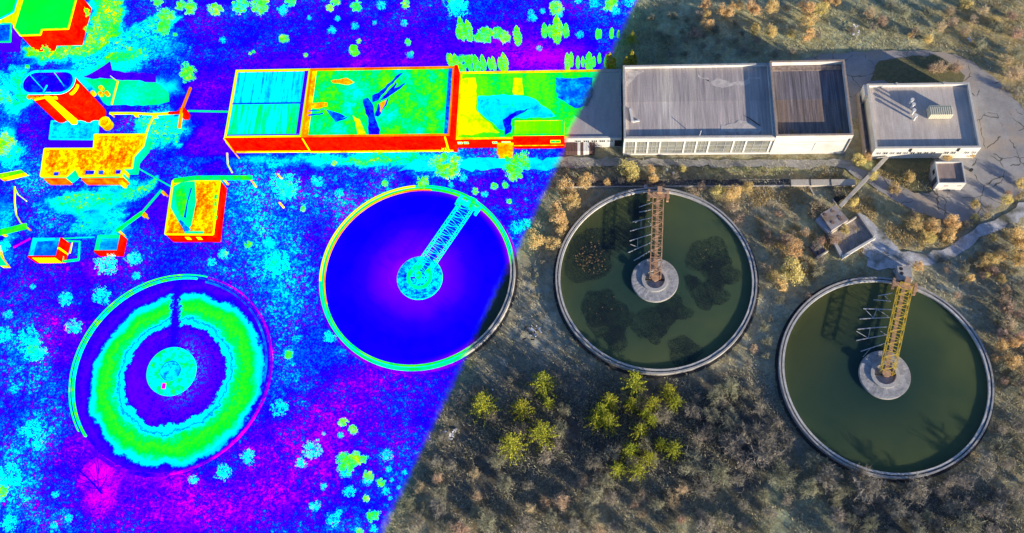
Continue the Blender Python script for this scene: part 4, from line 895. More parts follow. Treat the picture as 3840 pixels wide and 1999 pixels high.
# bare tree standing over the rim of the drained tank
def limb(m, p, d, ln, r, lev, nb, spread, k=5, twist=.25, shrink=.62):
    segs = 3 if lev > 0 else 2
    for s in range(segs):
        d = (d + Vector((R(-1,1), R(-1,1), R(-.6,1))) * twist).normalized(); q = p + d * (ln / segs); m.tube(p, q, r, r * .8, k=k if lev > 1 else 3, cap=False)
        if lev > 0:
            for j in range(nb):
                sd = (d + Vector((R(-1,1), R(-1,1), R(-.5,.8))) * spread).normalized(); limb(m, p.lerp(q, R(.2, 1)), sd, ln * shrink * R(.7, 1.1), r * .5, lev - 1, nb, spread, k, twist, shrink)
        p = q; r *= .8
g_ = G(382, 1850, 0); m = MB(); random.seed(5); limb(m, Vector((0, 0, 0)), Vector((0, .25, 1)), 7.5, .16, 2, 4, 1.0)
tr_ = thing('bare_tree', 'leafless tree with dark branches on the magenta patch below the drained tank', 'tree', (g_.x, g_.y, 0)); m.build('trunk', M('false_branch', T=(.22,.02,1,.0)), tr_)
random.seed(21)

# ------------------------------------------------------------------ small works on the right
PALE = M('pale_beam', (.55,.50,.42), (.42,.37,.30), 1.4, fine=.2); WPLAT = M('platform_slab', (.42,.38,.36), (.30,.26,.25), 1.2, bump=.3, c3=(.25,.18,.13))
a = G(3326, 588, .9); b = G(3150, 775, .9); t = thing('raised_beam', 'long pale pipe beam crossing the track diagonally to the sunken basin', 'pipe', (a.x, a.y, 0))
MB().bar((0, 0, .9), tuple(Vector((b.x - a.x, b.y - a.y, .9))), .55, .3).build('beam', PALE, t)
for f in (.08, .36, .64, .92): p = (b - a) * f; MB().box(p.x - .2, p.x + .2, p.y - .2, p.y + .2, 0, .75).build('post', PALE, t)
a = G(2967, 684, .6); b = G(3206, 684, .6); t = thing('channel_cover', 'straight pale concrete channel cover left of the diagonal beam', 'channel', (a.x, a.y, 0))
MB().box(0, b.x - a.x, -.5, .5, 0, .6).build('cover', PALE, t)
for f in (.3, .62): MB().box(f * (b.x - a.x), f * (b.x - a.x) + .1, -.7, .7, .6, .66).build('joint', DARK, t)
a = G(3030, 690, .2); b = G(3052, 730, .2); tag(MB().bar((0, 0, .2), tuple(Vector((b.x - a.x, b.y - a.y, .2))), .2).build('kerb_line', PALE, None, (a.x, a.y, 0)), 'short pale kerb running down from the channel cover', 'kerb')
a = G(2080, 690, .4); b = G(2965, 688, .4); t = thing('open_channel', 'long open channel with pale kerb behind the middle tank', 'channel', (a.x, a.y, 0))
Lc = b.x - a.x; MB().box(0, Lc, -.5, -.34, -.2, .28).build('kerb', CONC, t); MB().box(0, Lc, .7, .8, -.2, .2).build('kerb', M('mossy_kerb', (.22,.20,.17), (.12,.11,.09), 1), t); MB().box(0, Lc, -.34, .7, -.2, .03).build('channel_floor', M('channel_bed', (.05,.055,.07), (.12,.11,.10), .8, fine=.5), t)
# sunken basin and platform, turned about 40 degrees
K4 = lambda p: crop(p, 3000, 680, 4.19)
def quadbox(t, c, pts, z0, z1, mat, name, inset=0):
    q = [G(a, b, z1) - c for a, b in K4(pts)]; loc = [(p.x, p.y) for p in q]
    ar = sum(loc[i][0] * loc[(i+1) % len(loc)][1] - loc[(i+1) % len(loc)][0] * loc[i][1] for i in range(len(loc)))
    if ar < 0: loc = loc[::-1]
    return MB().prism(loc, z0, z1).build(name, mat, t)
c = G(*K4([(860,880)])[0], 0); t = thing('sunken_basin', 'turned rectangular basin with boarded floor and white lower wall', 'basin', (c.x, c.y, 0))
quadbox(t, c, [(895,560),(1150,860),(690,1150),(460,790)], -.2, .15, M('basin_boards', (.46,.37,.30), (.25,.21,.19), 1.2, fine=.3, stripe=.2), 'floor')
quadbox(t, c, [(660,1165),(1180,865),(1195,890),(665,1215)], 0, .65, WHITE, 'front_wall'); quadbox(t, c, [(900,500),(925,495),(1180,850),(1150,865)], 0, .6, CONC, 'side_wall')
quadbox(t, c, [(430,770),(460,760),(680,1140),(640,1190)], 0, .6, CONC_L, 'side_wall'); quadbox(t, c, [(500,785),(885,545),(890,565),(510,800)], 0, .7, PALE, 'rear_wall')
c = G(*K4([(520,580)])[0], 0); t = thing('loading_platform', 'grey stepped concrete platform at the upper left of the sunken basin', 'platform', (c.x, c.y, 0))
quadbox(t, c, [(320,515),(555,370),(765,600),(500,770)], 0, 1.5, WPLAT, 'slab'); quadbox(t, c, [(258,590),(325,530),(500,775),(440,800)], 0, .9, M('platform_step', (.48,.50,.55), (.36,.37,.42), 1), 'step')
for q in ((400,530),(515,470),(515,650),(620,560),(640,600)):
    p = G(*K4([q])[0], 1.5) - c; MB().tube((p.x, p.y, 1.45), (p.x, p.y, 1.56), .24, k=10).build('hatch', M('rust_stain', (.16,.10,.08), (.25,.16,.12), 2), t)
c = G(*K4([(240,1040)])[0], 0); t = thing('valve_slab', 'small dark slab with a pale bar left of the sunken basin', 'slab', (c.x, c.y, 0)); quadbox(t, c, [(150,1020),(300,930),(400,1090),(260,1180)], 0, .5, M('dark_slab', (.17,.14,.16), (.12,.10,.11), 2), 'slab'); quadbox(t, c, [(255,1190),(440,1080),(450,1095),(270,1210)], 0, .7, PALE, 'bar')
p = G(*K4([(285,1125)])[0], .5) - c; MB().tube((p.x, p.y, .5), (p.x, p.y, .54), .2, k=10).build('hole', DARK, t)
c = G(*K4([(590,270)])[0], 0); t = thing('dark_pit', 'dark rectangular pit beside the diagonal pale beam', 'pit', (c.x, c.y, 0)); quadbox(t, c, [(510,270),(660,190),(720,240),(560,350)], 0, .12, DARK, 'cover'); quadbox(t, c, [(505,280),(520,265),(580,355),(565,365)], 0, .3, CONC, 'kerb')
# ramp of broken slabs right of the basin
for i, (q, s, an) in enumerate(((((3232,850)), 2.2, .5), (((3262,880)), 2.4, .6), (((3290,915)), 2.6, .7), (((3318,950)), 2.4, .7), (((3240,905)), 1.8, .5), (((3275,945)), 1.9, .6), (((3300,985)), 2.0, .9), (((3350,985)), 1.8, .9))):
    p = G(*q, .1); m = MB(); k = 7; pts = [((s * R(.75, 1.1)) * cos(2*pi*j/k + an), (s * R(.5, .75)) * sin(2*pi*j/k + an)) for j in range(k)]
    m.prism(pts, -.1, .09 + .013 * i); tag(m.build('broken_slab', TRACK, None, (p.x, p.y, 0)), 'weathered grey slab in the broken ramp beside the sunken basin', 'slab', 'broken slabs beside the basin')
# pump chamber above the right tank
p = G(3393, 1026, 1.2); t = thing('pump_chamber', 'small grey concrete box with dark holes above the right tank', 'pump', (p.x, p.y, 0))
MB().box(-.95, .95, -1.0, 1.15, 0, 1.3).build('body', CONC, t); MB().box(-.97, .97, -1.05, -.7, .5, 1.36).build('coping', CONC_L, t)
for q in (.7, 0): MB().tube((-.45, q, 1.28), (-.45, q, 1.325), .26, k=12).build('hole', DARK, t)
MB().bar((-1.2, .9, .3), (-.2, -1.6, .3), .25).build('kerb', CONC, t)
# scattered pale rubbish
DEBR = M('pale_rubbish', (.75,.76,.80), (.5,.5,.55), 3)
def rubble(px_, n, rad, label, mat=DEBR, name='rubbish_heap'):
    p = G(px_[0], px_[1], 0); m = MB()
    c0 = Vector((0, 0, .1))
    for i in range(n):
        a = R(0, 2*pi); q = rad * R(0, 1) ** .6; v = Vector((q * cos(a), q * sin(a), R(.05, .4))); s = R(.08, .3)
        m.bar(v, v + Vector((R(-1,1), R(-1,1), R(-.2,.5))) * s * 2.2, s * .8, s * .4)
    o = m.build(name, mat, None, (p.x, p.y, 0)); tag(o, label, 'rubbish')
rubble((2005, 1243), 22, .9, 'white torn sheets lying on grey ground between the two tanks'); rubble((1692, 1632), 16, .75, 'white broken branches or sheets in the dark scrub left of the conifers')
rubble((3208, 120), 14, .8, 'pale sheets beside a dark hole behind the boarded hall'); rubble((3640, 156), 9, .9, 'pale scraps in the scrub at the upper right')
rubble((1985, 1250), 18, 1.2, 'dark brush pile beside the white torn sheets', M('dark_brush', (.05,.035,.04), (.08,.06,.05), 3), 'brush_pile')
rubble((2870, 1657), 14, .8, 'pale grey twig pile in the lower thicket right of the conifers', M('pale_twigs', (.45,.40,.38), (.3,.26,.24), 3), 'brush_pile')
for i, (q, s) in enumerate((((1848,1463),.12),((2500,640),.2),((2525,652),.18),((2422,702),.35),((3640,640),.25))):
    p = G(*q, 0); tag(MB().tube((0, 0, 0), (0, 0, .4), s, k=8).build('marker', DEBR if i < 4 else DARK, None, (p.x, p.y, 0)), ['tiny white speck on grey ground above the leftmost conifer', 'left one of two small white dots behind the middle tank', 'right one of two small white dots behind the middle tank', 'white stub at the upper end of the brown bridge', 'small dark cover on the pinkish apron near the shed'][i], 'marker')

# ------------------------------------------------------------------ vegetation
L_GOLD = M('golden_leaves', (.95,.70,.34), (.70,.50,.24), 2.5, T=(.56,.10,.9,.14), objrand=.4, fine=.35, transl=.4)
L_STRAW = M('straw_leaves', (.95,.77,.34), (.72,.57,.25), 2.5, T=(.50,.12,.9,.14), objrand=.6, fine=.35, transl=.4)
L_RUST = M('rusty_leaves', (.64,.47,.33), (.42,.31,.22), 2.5, T=(.50,.12,.9,.14), objrand=.6, fine=.35, transl=.2)
L_CON = M('conifer_needles', (.62,.60,.05), (.08,.14,.02), 1.8, T=(.66,.08,.9,.14), objrand=.4, fine=.35, transl=.15)
L_TH = M('thuja_needles', (.62,.52,.05), (.25,.25,.03), 1.8, T=(.66,.07,.9,.10), objrand=.3, fine=.35, transl=.15)
L_GREEN = M('false_crown', T=(.66,.08,.8,.13), objrand=.7)
L_COOL = M('false_cool_crown', T=(.47,.08,.9,.13), objrand=.8)
TWIG = M('bare_twigs', (.50,.43,.32), (.21,.20,.165), .22, T=(.34,.10,.9,.12), objrand=.45, fine=.35)
TWIG_G = M('lichen_twigs', (.44,.42,.26), (.22,.22,.16), .22, T=(.34,.10,.9,.12), objrand=.45, fine=.35)
TWIG_W = M('warm_twigs', (.72,.52,.32), (.48,.35,.23), 2, T=(.42,.10,.9,.12), objrand=.7, fine=.35)

def leaf(m, p, s, w=.6):
    u = Vector((R(-1,1), R(-1,1), R(-1,1))).normalized(); v = u.cross(Vector((R(-1,1), R(-1,1), R(-1,1)))).normalized(); u = u * s; v = v * s * w
    m.quad(p - u - v, p + u - v * .6, p + u + v, p - u + v * .6)
def crown_mesh(name, mat, seed, n=1500, clusters=26, zc=1.15, rz=.75, size=.055, crad=.26, hollow=.5):
    random.seed(seed); m = MB(); cs = []; sx_ = R(.85, 1.25)
    for i in range(clusters):
        v = Vector((R(-1,1), R(-1,1), R(-.9,1)))
        while not .12 < v.length < 1: v = Vector((R(-1,1), R(-1,1), R(-.9,1)))
        v = v.normalized() * (v.length ** hollow); v *= R(.72, 1.0)
        cs.append((Vector((v.x * .82 * sx_, v.y * .82 / sx_, zc + v.z * rz)), crad * R(.35, 1.5)))
    for i in range(n):
        c, r = random.choice(cs); d = Vector((random.gauss(0,1), random.gauss(0,1), random.gauss(0,1))); d = d.normalized() * r * (R(0,1) ** .4)
        leaf(m, c + d, size * R(.5, 1.3))
    return m.mesh(name, mat), cs
def limbs_mesh(name, cs, seed, r=.045):
    random.seed(seed); m = MB(); top = Vector((R(-.06,.06), R(-.06,.06), .9)); m.tube((0, 0, -.05), tuple(top * .5), r, r * .75, 7, False); m.tube(tuple(top * .5), tuple(top), r * .75, r * .45, 7, False)
    for c, q in cs[::2]:
        b = top * R(.35, .95); k = b.lerp(c, .5) + Vector((0, 0, -.05)); m.tube(tuple(b), tuple(k), r * .4, r * .25, 4, False); m.tube(tuple(k), tuple(c), r * .25, r * .08, 4, False)
    return m.mesh(name, BARK)
def conifer_mesh(name, mat, seed, h=2.3, n=13, leafsz=.042, narrow=1.0):
    random.seed(seed); m = MB()
    for L_ in range(n):
        f = L_ / (n - 1); z = .15 + (h - .2) * f; rad = (1 - f) ** 1.05 * R(.85, 1.15) * narrow + .05; k = int(9 - 4 * f); a0 = R(0, 6)
        for j in range(k):
            a = a0 + 2 * pi * j / k + R(-.2, .2); ln = rad * R(.75, 1.1); tip = Vector((cos(a) * ln, sin(a) * ln, z + .10 * ln + R(-.05, .05))); base = Vector((0, 0, z))
            s = max(2, int(ln / .085))
            for q in range(s + 1):
                p = base.lerp(tip, q / s); wd = .095 * (1 - .4 * q / s) * (ln / max(narrow, .4))
                for _ in range(4):
                    pp = p + Vector((R(-1,1) * wd, R(-1,1) * wd, R(-.4,.5) * wd)); leaf(m, pp, leafsz * R(.6, 1.3), .45)
    return m.mesh(name, mat)
def thuja_mesh(name, mat, seed, h=3.4):
    random.seed(seed); m = MB()
    for i in range(750):
        f = R(0, 1); z = .15 + f * h; r = (sin(pi * min(1, f * .9 + .12)) ** .6) * R(.55, 1.0) ; a = R(0, 2*pi); r *= 1 + .2 * sin(3 * a + 5 * f)
        leaf(m, Vector((cos(a) * r, sin(a) * r, z)), R(.08, .2), .5)
    return m.mesh(name, mat)
def shrub_mesh(name, mat, seed, stems=13, n1=11, n2=10, w=.0085, flat=.7, tips=0):
    random.seed(seed); m = MB()
    def strip(a, b, w0, w1):
        d = (b - a); s = d.cross(Vector((R(-1,1), R(-1,1), R(-1,1)))).normalized(); m.quad(a - s * w0, a + s * w0, b + s * w1, b - s * w1)
    for i in range(stems):
        a = 2*pi*i/stems + R(-.4,.4); t = R(.1, 1.0); e = Vector((cos(a) * t * .62, sin(a) * t * .62, flat * R(.6, 1.25))); b0 = Vector((cos(a) * .06, sin(a) * .06, -.03)); strip(b0, e, w * 1.5, w)
        for j in range(n1):
            p = b0.lerp(e, R(.3, 1)); e2 = p + Vector((R(-1,1) + cos(a) * .4, R(-1,1) + sin(a) * .4, R(-.15, 1))) * .30; strip(p, e2, w, w * .7)
            for k in range(n2):
                q = p.lerp(e2, R(.25, 1)); e3 = q + Vector((R(-1,1), R(-1,1), R(-.3, .9))) * .19; strip(q, e3, w * .7, w * .3)
                if tips: leaf(m, e3, .017 * tips)
    return m.mesh(name, mat)

def proto_tree(nm, label, cat, crown_name, crown_me, trunk_me=None):
    t = thing(nm, label, cat)
    if trunk_me is not None:
        o = bpy.data.objects.new('trunk', trunk_me); COL.objects.link(o); o.parent = t
    o = bpy.data.objects.new(crown_name, crown_me); COL.objects.link(o); o.parent = t; return t
def trunk_only(h, r):
    return MB().tube((0, 0, -.1), (0, 0, h), r, r * .25, 7).mesh('trunk', BARK)
def family(nm, mat, seeds, **kw):
    out = []
    for s in seeds:
        cm, cs = crown_mesh('crown', mat, s, **kw); out.append((nm, 'crown', cm, limbs_mesh('trunk', cs, s)))
    return out
FAM = {
 'gold': family('autumn_tree', L_GOLD, (1, 2, 3), n=3000, size=.042, crad=.30), 'straw': family('autumn_bush', L_STRAW, (4, 5), n=2800, size=.042, crad=.3, zc=.75, rz=.62), 'rust': family('rusty_bush', L_RUST, (6, 7), n=1800, zc=.7, rz=.6, size=.038),
 'green': family('leafy_tree', L_GREEN, (8, 9, 10), n=2400, clusters=44, crad=.24, size=.04, hollow=.9), 'cool': family('sparse_tree', L_COOL, (11, 12, 13), n=800, clusters=70, crad=.16, size=.042, hollow=.9),
 'con': [('conifer', 'crown', conifer_mesh('crown', L_CON, s), trunk_only(2.2, .05)) for s in (14, 15, 16)],
 'thuja': [('thuja', 'crown', thuja_mesh('crown', L_TH, s), trunk_only(2.5, .08)) for s in (17, 18)],
 'bare': [('bare_shrub', 'twigs', shrub_mesh('twigs', TWIG, s), None) for s in (19, 20, 21, 22)], 'lich': [('bare_shrub', 'twigs', shrub_mesh('twigs', TWIG_G, s, tips=1), None) for s in (23, 24)],
 'warm': [('twiggy_bush', 'twigs', shrub_mesh('twigs', TWIG_W, s, stems=12, tips=1.0), None) for s in (25, 26)],
}
random.seed(77)
used_leaf = {}
CATS = {'autumn_tree': 'tree', 'autumn_bush': 'bush', 'rusty_bush': 'bush', 'leafy_tree': 'tree', 'sparse_tree': 'tree', 'conifer': 'conifer', 'thuja': 'thuja', 'bare_shrub': 'shrub', 'twiggy_bush': 'bush'}
def plant(fam, x, y, rad, label, group=None, sz=None, z=0):
    nm, cn, cm, tm = random.choice(FAM[fam]); sz = sz or rad
    if tm is None:
        o = bpy.data.objects.new(nm, cm); COL.objects.link(o); o.location = (x, y, z); tag(o, label, CATS[nm], group)
    else:
        o = thing(nm, label, CATS[nm], (x, y, z), group=group)
        for n_, me_ in (('trunk', tm), (cn, cm)):
            c = bpy.data.objects.new(n_, me_); COL.objects.link(c); c.parent = o
    o.scale = (rad, rad * R(.88, 1.12), sz); o.rotation_euler = (0, 0, R(0, 2 * pi)); return o
def m_per_px(px, py): return (G(px + 10, py) - G(px - 10, py)).length / 20
def at_crop(fam, lst, ox, oy, s, labels, group=None, zk=1.0, k=1.0, szf=1.0):
    if fam in ('green', 'cool') and k == 1.0: k = 1.2
    """(x, y, r) measured on the photo at the middle of each crown; the foot is found from the crown's height"""
    for i, q in enumerate(lst):
        px, py = ox + q[0] / s, oy + q[1] / s; rad = q[2] / s * m_per_px(px, py) * k; p = G(px, py, rad * zk * szf)
        plant(q[3] if len(q) > 3 else fam, p.x, p.y, rad, labels[i] if isinstance(labels, (list, tuple)) else labels, group, rad * szf)

# conifers in the lower middle
cons = [(260,240,95),(100,430,88),(250,600,100),(25,690,98),(925,240,90),(740,380,75),(680,455,80),(735,520,75),(900,400,58),(1050,400,66),(1165,310,66),(1220,385,58),(1000,470,52),(1045,520,50),(960,590,68),(895,730,66),(1115,690,56),(1205,730,72),(1025,790,66),(800,870,60),(945,880,72),(300,395,46),(-178,390,90),(640,520,60)]
cl_ = ['conifer with dark skirt above the tallest of the left four', 'small round-topped conifer left of the bright tall one', 'tall bright yellow-green conifer, pointed, in the left group', 'bright yellow conifer at the bottom of the left group', 'yellow-tipped conifer touching the lower rim of the middle tank',
  'upper of the conifers crowding the left side of the big clump', 'middle conifer on the left side of the big clump', 'bright lower conifer on the left side of the big clump', 'small conifer in the centre of the big clump', 'bushy conifer right of the clump centre', 'dim green conifer at the upper right of the clump', 'bright conifer at the right edge of the clump',
  'small dim conifer under the bushy one', 'little round conifer in the clump interior', 'leaning-looking pointed conifer in the lower middle of the clump', 'conifer alone below the clump, left side', 'small dim conifer left of the broad lower one', 'broad conifer at the lower right of the clump', 'bright yellow conifer in the lowest row, middle', 'small conifer at the left end of the lowest row', 'bright conifer at the very bottom of the clump',
  'tiny conifer hugging the right foot of the dark-skirted one', 'lone conifer with dark base, leftmost of all conifers', 'dark shaded conifer at the left edge of the big clump']
at_crop('con', cons, 1900, 1299, 1.916, cl_, 'conifers below the middle tank', zk=1.3, k=1.2, szf=1.75)
# conifers behind the annex
at_crop('con', [(1285,265,52)], 1700, 0, 1.916, ['yellow-lit conifer on the dark grass behind the annex'], 'trees behind the annex', szf=1.1)
for i, q in enumerate([(1120,440,22),(1150,470,20),(1240,470,22),(1278,430,24),(1300,440,18)]): at_crop('thuja', [q], 1700, 0, 1.916, ['yellow-edged thuja in the short row behind the annex, on the natural colours side'], 'yellow thujas behind the annex', szf=2.2, zk=1.7, k=1.15)
at_crop('thuja', [(820,450,20),(848,430,16),(895,450,14),(930,445,12),(975,450,22),(1010,445,12),(1050,420,12),(1098,440,14)], 1700, 0, 1.916, 'narrow green false-colour thuja in the right part of the row behind the annex', 'right thuja row behind the annex', szf=2.6, zk=1.7, k=1.15)
at_crop('thuja', [(120,470,16),(170,480,24),(215,455,18),(262,460,14),(290,460,16),(335,460,14),(368,470,26),(20,450,18),(-10,440,16),(-30,430,14)], 1700, 0, 1.916, 'narrow green false-colour thuja in the left part of the row behind the annex', 'left thuja row behind the annex', szf=2.6, zk=1.7, k=1.15)
at_crop('thuja', [(655,220,18),(695,225,16),(745,215,34),(810,222,18),(1035,245,14),(1055,245,12),(1138,240,14),(35,240,14),(460,260,24),(110,225,26),(60,210,28),(1185,245,10)], 1700, 0, 1.916, 'green false-colour thuja in the second row, farther behind the annex', 'second thuja row behind the annex', szf=2.2, zk=1.7, k=1.15)
at_crop('green', [(235,260,64),(185,270,40),(320,240,46),(370,270,50),(70,450,58),(120,430,40),(60,500,40)], 1700, 0, 1.916, ['largest green tree in the second row behind the annex', 'left flank tree of the largest green one', 'green tree right of the largest one', 'rightmost of the big green trees in the second row', 'broad green tree at the left of the near thuja row', 'green tree pressed between the broad one and the thujas', 'low green tree behind the end of the patchy hall'], 'green trees behind the annex')
# trees behind the halls, far left and top
top = [(1550,75,52),(1370,60,52),(1200,110,55),(1180,210,50),(1130,5,45),(1730,40,60),(1350,530,66),(1185,170,45),(1300,40,40),(200,480,18),(1260,250,18)]
tl_ = ['green crown second from the right in the far left field', 'green crown with a ragged edge near the far track', 'green tree where the far track bends', 'cyan tree below the bend of the far track', 'green tree cut by the top edge near the track', 'rightmost cyan tree of the far left field', 'single yellow-green tree left of the end hall', 'small cyan tree between the two at the track bend', 'cyan tree just above the track bend', 'tiny green bush above the twin silo', 'tiny yellow bush right of the track bend']
at_crop('green', top, 0, 0, 1.916, tl_, 'false-colour trees at the far left')
top2 = [(195,55,55,'cool'),(340,45,72,'green'),(500,75,44,'cool'),(560,8,44,'green'),(840,60,34,'green'),(880,10,40,'green'),(1030,50,48,'green'),(1380,30,36,'green'),(1745,50,92,'cool'),(1740,20,60,'green'),(510,280,40,'green'),(1045,297,20,'green'),(1018,375,26,'thuja'),(1400,305,28,'green'),(1410,395,30,'cool'),(1428,380,14,'green'),(855,220,36,'cool'),(1020,190,32,'cool'),(265,385,14,'green'),(290,372,14,'green'),(665,397,18,'green'),(890,135,24,'cool'),(1370,170,30,'cool'),(70,290,30,'cool'),(1158,165,20,'cool'),(1205,45,40,'cool'),(690,130,20,'cool')]
lab2 = ['sparse cyan tree behind the end hall near the top edge', 'large green tree near the top edge behind the halls', 'ragged cyan tree right of the large green one', 'green tree cut by the top edge behind the first hall', 'left half of a pair of green crowns at the top edge', 'right half of a pair of green crowns at the top edge', 'green crown above the thuja behind the patchy hall', 'narrow green crown at the top edge behind the patchy hall', 'huge ragged cyan tree at the top edge behind the annex', 'green core of the huge ragged tree at the top edge',
 'solitary yellow-green tree behind the parting of the two halls', 'small yellow bush above the pointed thuja', 'pointed green thuja behind the patchy hall', 'green bush behind the right half of the patchy hall', 'loose cyan bush just behind the patchy hall', 'small green bush beside the loose cyan one', 'faint cyan bush in the open field behind the halls', 'faint cyan bush above the small yellow one', 'left one of two tiny green bushes by the end hall', 'right one of two tiny green bushes by the end hall', 'tiny green bush behind the corner of the patchy hall',
 'faint small cyan bush high in the field behind the halls', 'faint azure bush between the crowns and the green bush', 'faint cyan bush far left in the field', 'very small azure bush in the middle of the far field', 'azure scrub left of the huge ragged tree', 'faint azure scrub in the field above the first hall']
at_crop('green', top2, 800, 0, 1.916, lab2, 'false-colour trees behind the halls')
at_crop('green', [(740,60,60,'green'),(765,110,30,'cool'),(560,95,30,'cool'),(570,130,40,'cool'),(1130,30,62,'green'),(1160,80,36,'cool'),(1010,30,40,'cool'),(900,5,34,'cool'),(1265,20,44,'cool'),(640,80,24,'cool'),(620,350,24,'cool'),(905,250,34,'cool'),(30,40,60,'cool')], 1700, 0, 1.916,
  ['green tree at the top edge left of the colour line', 'cyan tail of the green tree at the top edge', 'faint azure tree top behind the annex', 'azure shrub below the faint azure tree top', 'large green tree nearest the colour line at the top', 'cyan lower part beside the large green tree', 'cyan tree left of the large green tree', 'cyan tree cut by the top edge', 'azure tree on the colour line at the top edge', 'thin azure shrub in the middle of the far field', 'thin azure shrub above the annex roof', 'azure scrub between the thuja rows', 'ragged cyan tree right of the huge ragged one'], 'false-colour trees near the colour line')
# false-colour bushes in the middle and lower left
at_crop('green', [(1060,40,95,'green'),(1090,70,60,'cool'),(1480,30,84,'green'),(925,130,42,'green'),(700,140,24,'green'),(1455,110,28,'green'),(1412,150,22,'green'),(1345,155,24,'green'),(1232,185,24,'green'),(1435,245,18,'green'),(1480,400,48,'cool'),(1530,385,40,'cool'),(110,160,90,'cool'),(120,170,50,'green'),(215,290,18,'green'),(25,500,40,'cool'),(400,20,18,'green'),(540,15,22,'green'),(1090,150,22,'cool'),(1290,205,24,'cool'),(430,200,30,'cool'),(300,130,40,'cool'),(1160,110,28,'cool'),(80,620,90,'cool'),(130,1150,26,'green'),(370,1050,44,'cool')], 1000, 600, 1.577,
  ['large green tree in front of the annex, left', 'cyan shade side of the large green tree', 'large green tree in front of the annex, right', 'green bush standing on the upper rim of the blue tank', 'small green bush left of the blue tank top', 'green bush right of the diagonal bridge, upper', 'green bush right of the diagonal bridge, middle', 'green bush above the end of the diagonal bridge', 'small green bush at the end of the diagonal bridge', 'tiny green bush between the bridge end and the colour line', 'cyan bush right of the blue tank', 'cyan bush touching the autumn trees at the colour line', 'broad cyan bush left of the blue tank top', 'green heart of the broad cyan bush', 'tiny green bush below the broad cyan one', 'cyan bush at the far left of the blue tank', 'tiny green bush below the first hall front', 'tiny green bush below the patchy hall front', 'cyan bush above the blue tank rim', 'cyan scrub by the bridge end', 'cyan scrub left of the green rim bush', 'cyan scrub behind the broad cyan bush', 'cyan scrub above the diagonal bridge', 'wide cyan bush left of the blue tank, lower', 'green thorn bush below left of the blue tank', 'azure bush by the lower left rim of the blue tank'], 'false-colour bushes around the blue tank')
at_crop('green', [(960,710,56,'cool'),(935,705,26,'green'),(1610,680,44,'cool'),(1615,675,24,'green'),(1525,735,36,'cool'),(1785,610,32,'green'),(1940,605,44,'cool'),(980,835,32,'cool'),(1960,740,80,'cool'),(740,980,70,'cool'),(480,1000,60,'cool'),(770,750,90,'cool'),(240,910,22,'cool'),(530,1200,60,'cool'),(60,1110,40,'cool'),(40,620,50,'cool'),(2060,260,50,'cool'),(210,1270,80,'cool')], 0, 600, 1.9155,
  ['cyan bush right of the small slatted shed', 'green heart of the cyan bush by the slatted shed', 'spiky cyan bush below the square building', 'green heart of the spiky cyan bush', 'small cyan bush below the spiky one', 'green round bush right of the square building', 'cyan round bush right of the green round one', 'small cyan bush just above the drained tank', 'wide cyan scrub between the two left tanks', 'cyan bush at the upper left rim of the drained tank', 'azure bush left of the drained tank', 'broad azure bush below the small slatted shed', 'tiny cyan bush in the violet field', 'azure twiggy bush beside the rim of the drained tank', 'azure shrub at the far left edge', 'green-cyan shrub next to the roofless shed', 'cyan scrub far right of the square building', 'azure scrub near the lower left edge'], 'false-colour bushes around the drained tank')
at_crop('cool', [(220,200,75),(215,190,40,'green'),(200,690,70),(240,780,40),(95,440,30),(1810,230,22,'green'),(350,1100,26),(430,1250,30),(340,1290,26),(1560,860,55),(1400,960,60),(1215,1005,34),(1760,560,60),(60,980,90),(10,1080,50,'green'),(60,1280,60),(30,100,60)], 0, 1199, 1.676,
  ['azure bush at the far left beside the drained tank', 'green heart of the azure bush at the far left', 'scattered azure bush below left of the drained tank', 'small azure bush under the scattered one', 'little cyan bush by the left edge', 'tiny green shrub right of the drained tank', 'tiny azure bush near the bottom left', 'tiny azure bush at the bottom left, right one', 'tiny azure bush at the bottom left, left one', 'azure scrub along the lower right of the drained tank', 'azure scrub below the drained tank', 'cyan scrub below the drained tank, left end', 'azure scrub between the drained and the blue tank', 'broad cyan bush on the left edge near the bottom', 'green bush on the left edge near the bottom', 'cyan bush in the bottom left corner', 'azure bush on the left edge, level with the drained hub'], 'false-colour bushes at the lower left')
at_crop('cool', [(550,548,38,'green'),(620,597,36,'green'),(530,638,26),(570,840,78,'green'),(640,800,50,'green'),(685,810,42,'green'),(560,900,50),(340,740,80),(245,840,48),(410,1005,30),(600,1045,54),(717,1092,28,'green'),(765,1215,50,'green'),(770,1310,34),(860,780,52),(735,930,44,'green'),(725,960,40),(820,980,38,'green'),(860,1040,34),(900,960,20),(992,905,26),(890,1090,20),(480,1240,58),(670,1332,30,'green'),(350,1150,46),(945,1015,18),(880,880,26),(520,1190,30),(160,60,34,'green'),(410,628,16)], 1000, 1299, 1.916,
  ['small green tree, upper left of a pair, below the blue tank', 'small green tree, right of the pair, below the blue tank', 'small cyan bush below the pair of green trees', 'large bright green tree in the lower false-colour field', 'middle crown joined to the large bright green tree', 'right crown joined to the large bright green tree', 'cyan skirt under the large bright green tree', 'loose azure tree left of the large bright green tree', 'azure bush below the loose azure tree', 'small cyan bush below the azure pair', 'cyan bush under the large green tree', 'round solid green bush near the colour line', 'green pointed tree near the bottom by the colour line', 'cyan foot of the green pointed tree', 'loose azure bush right of the large green tree', 'green-cyan bush right of the large green tree', 'cyan scrub beside the green-cyan bush', 'cyan-green bush near the colour line', 'cyan bush under the cyan-green one', 'tiny azure bush above the cyan-green one', 'azure bush touching the colour line', 'tiny cyan bush near the colour line, lower', 'azure bush near the bottom edge', 'green bush cut by the bottom edge', 'faint azure bush left of the bottom ones', 'tiny azure bush closest to the colour line', 'small azure bush between loose and cyan-green ones', 'azure twigs over the bush near the bottom edge', 'green thorn bush left of the blue tank foot', 'tiny azure dot bush in the violet field'], 'false-colour trees in the lower field')
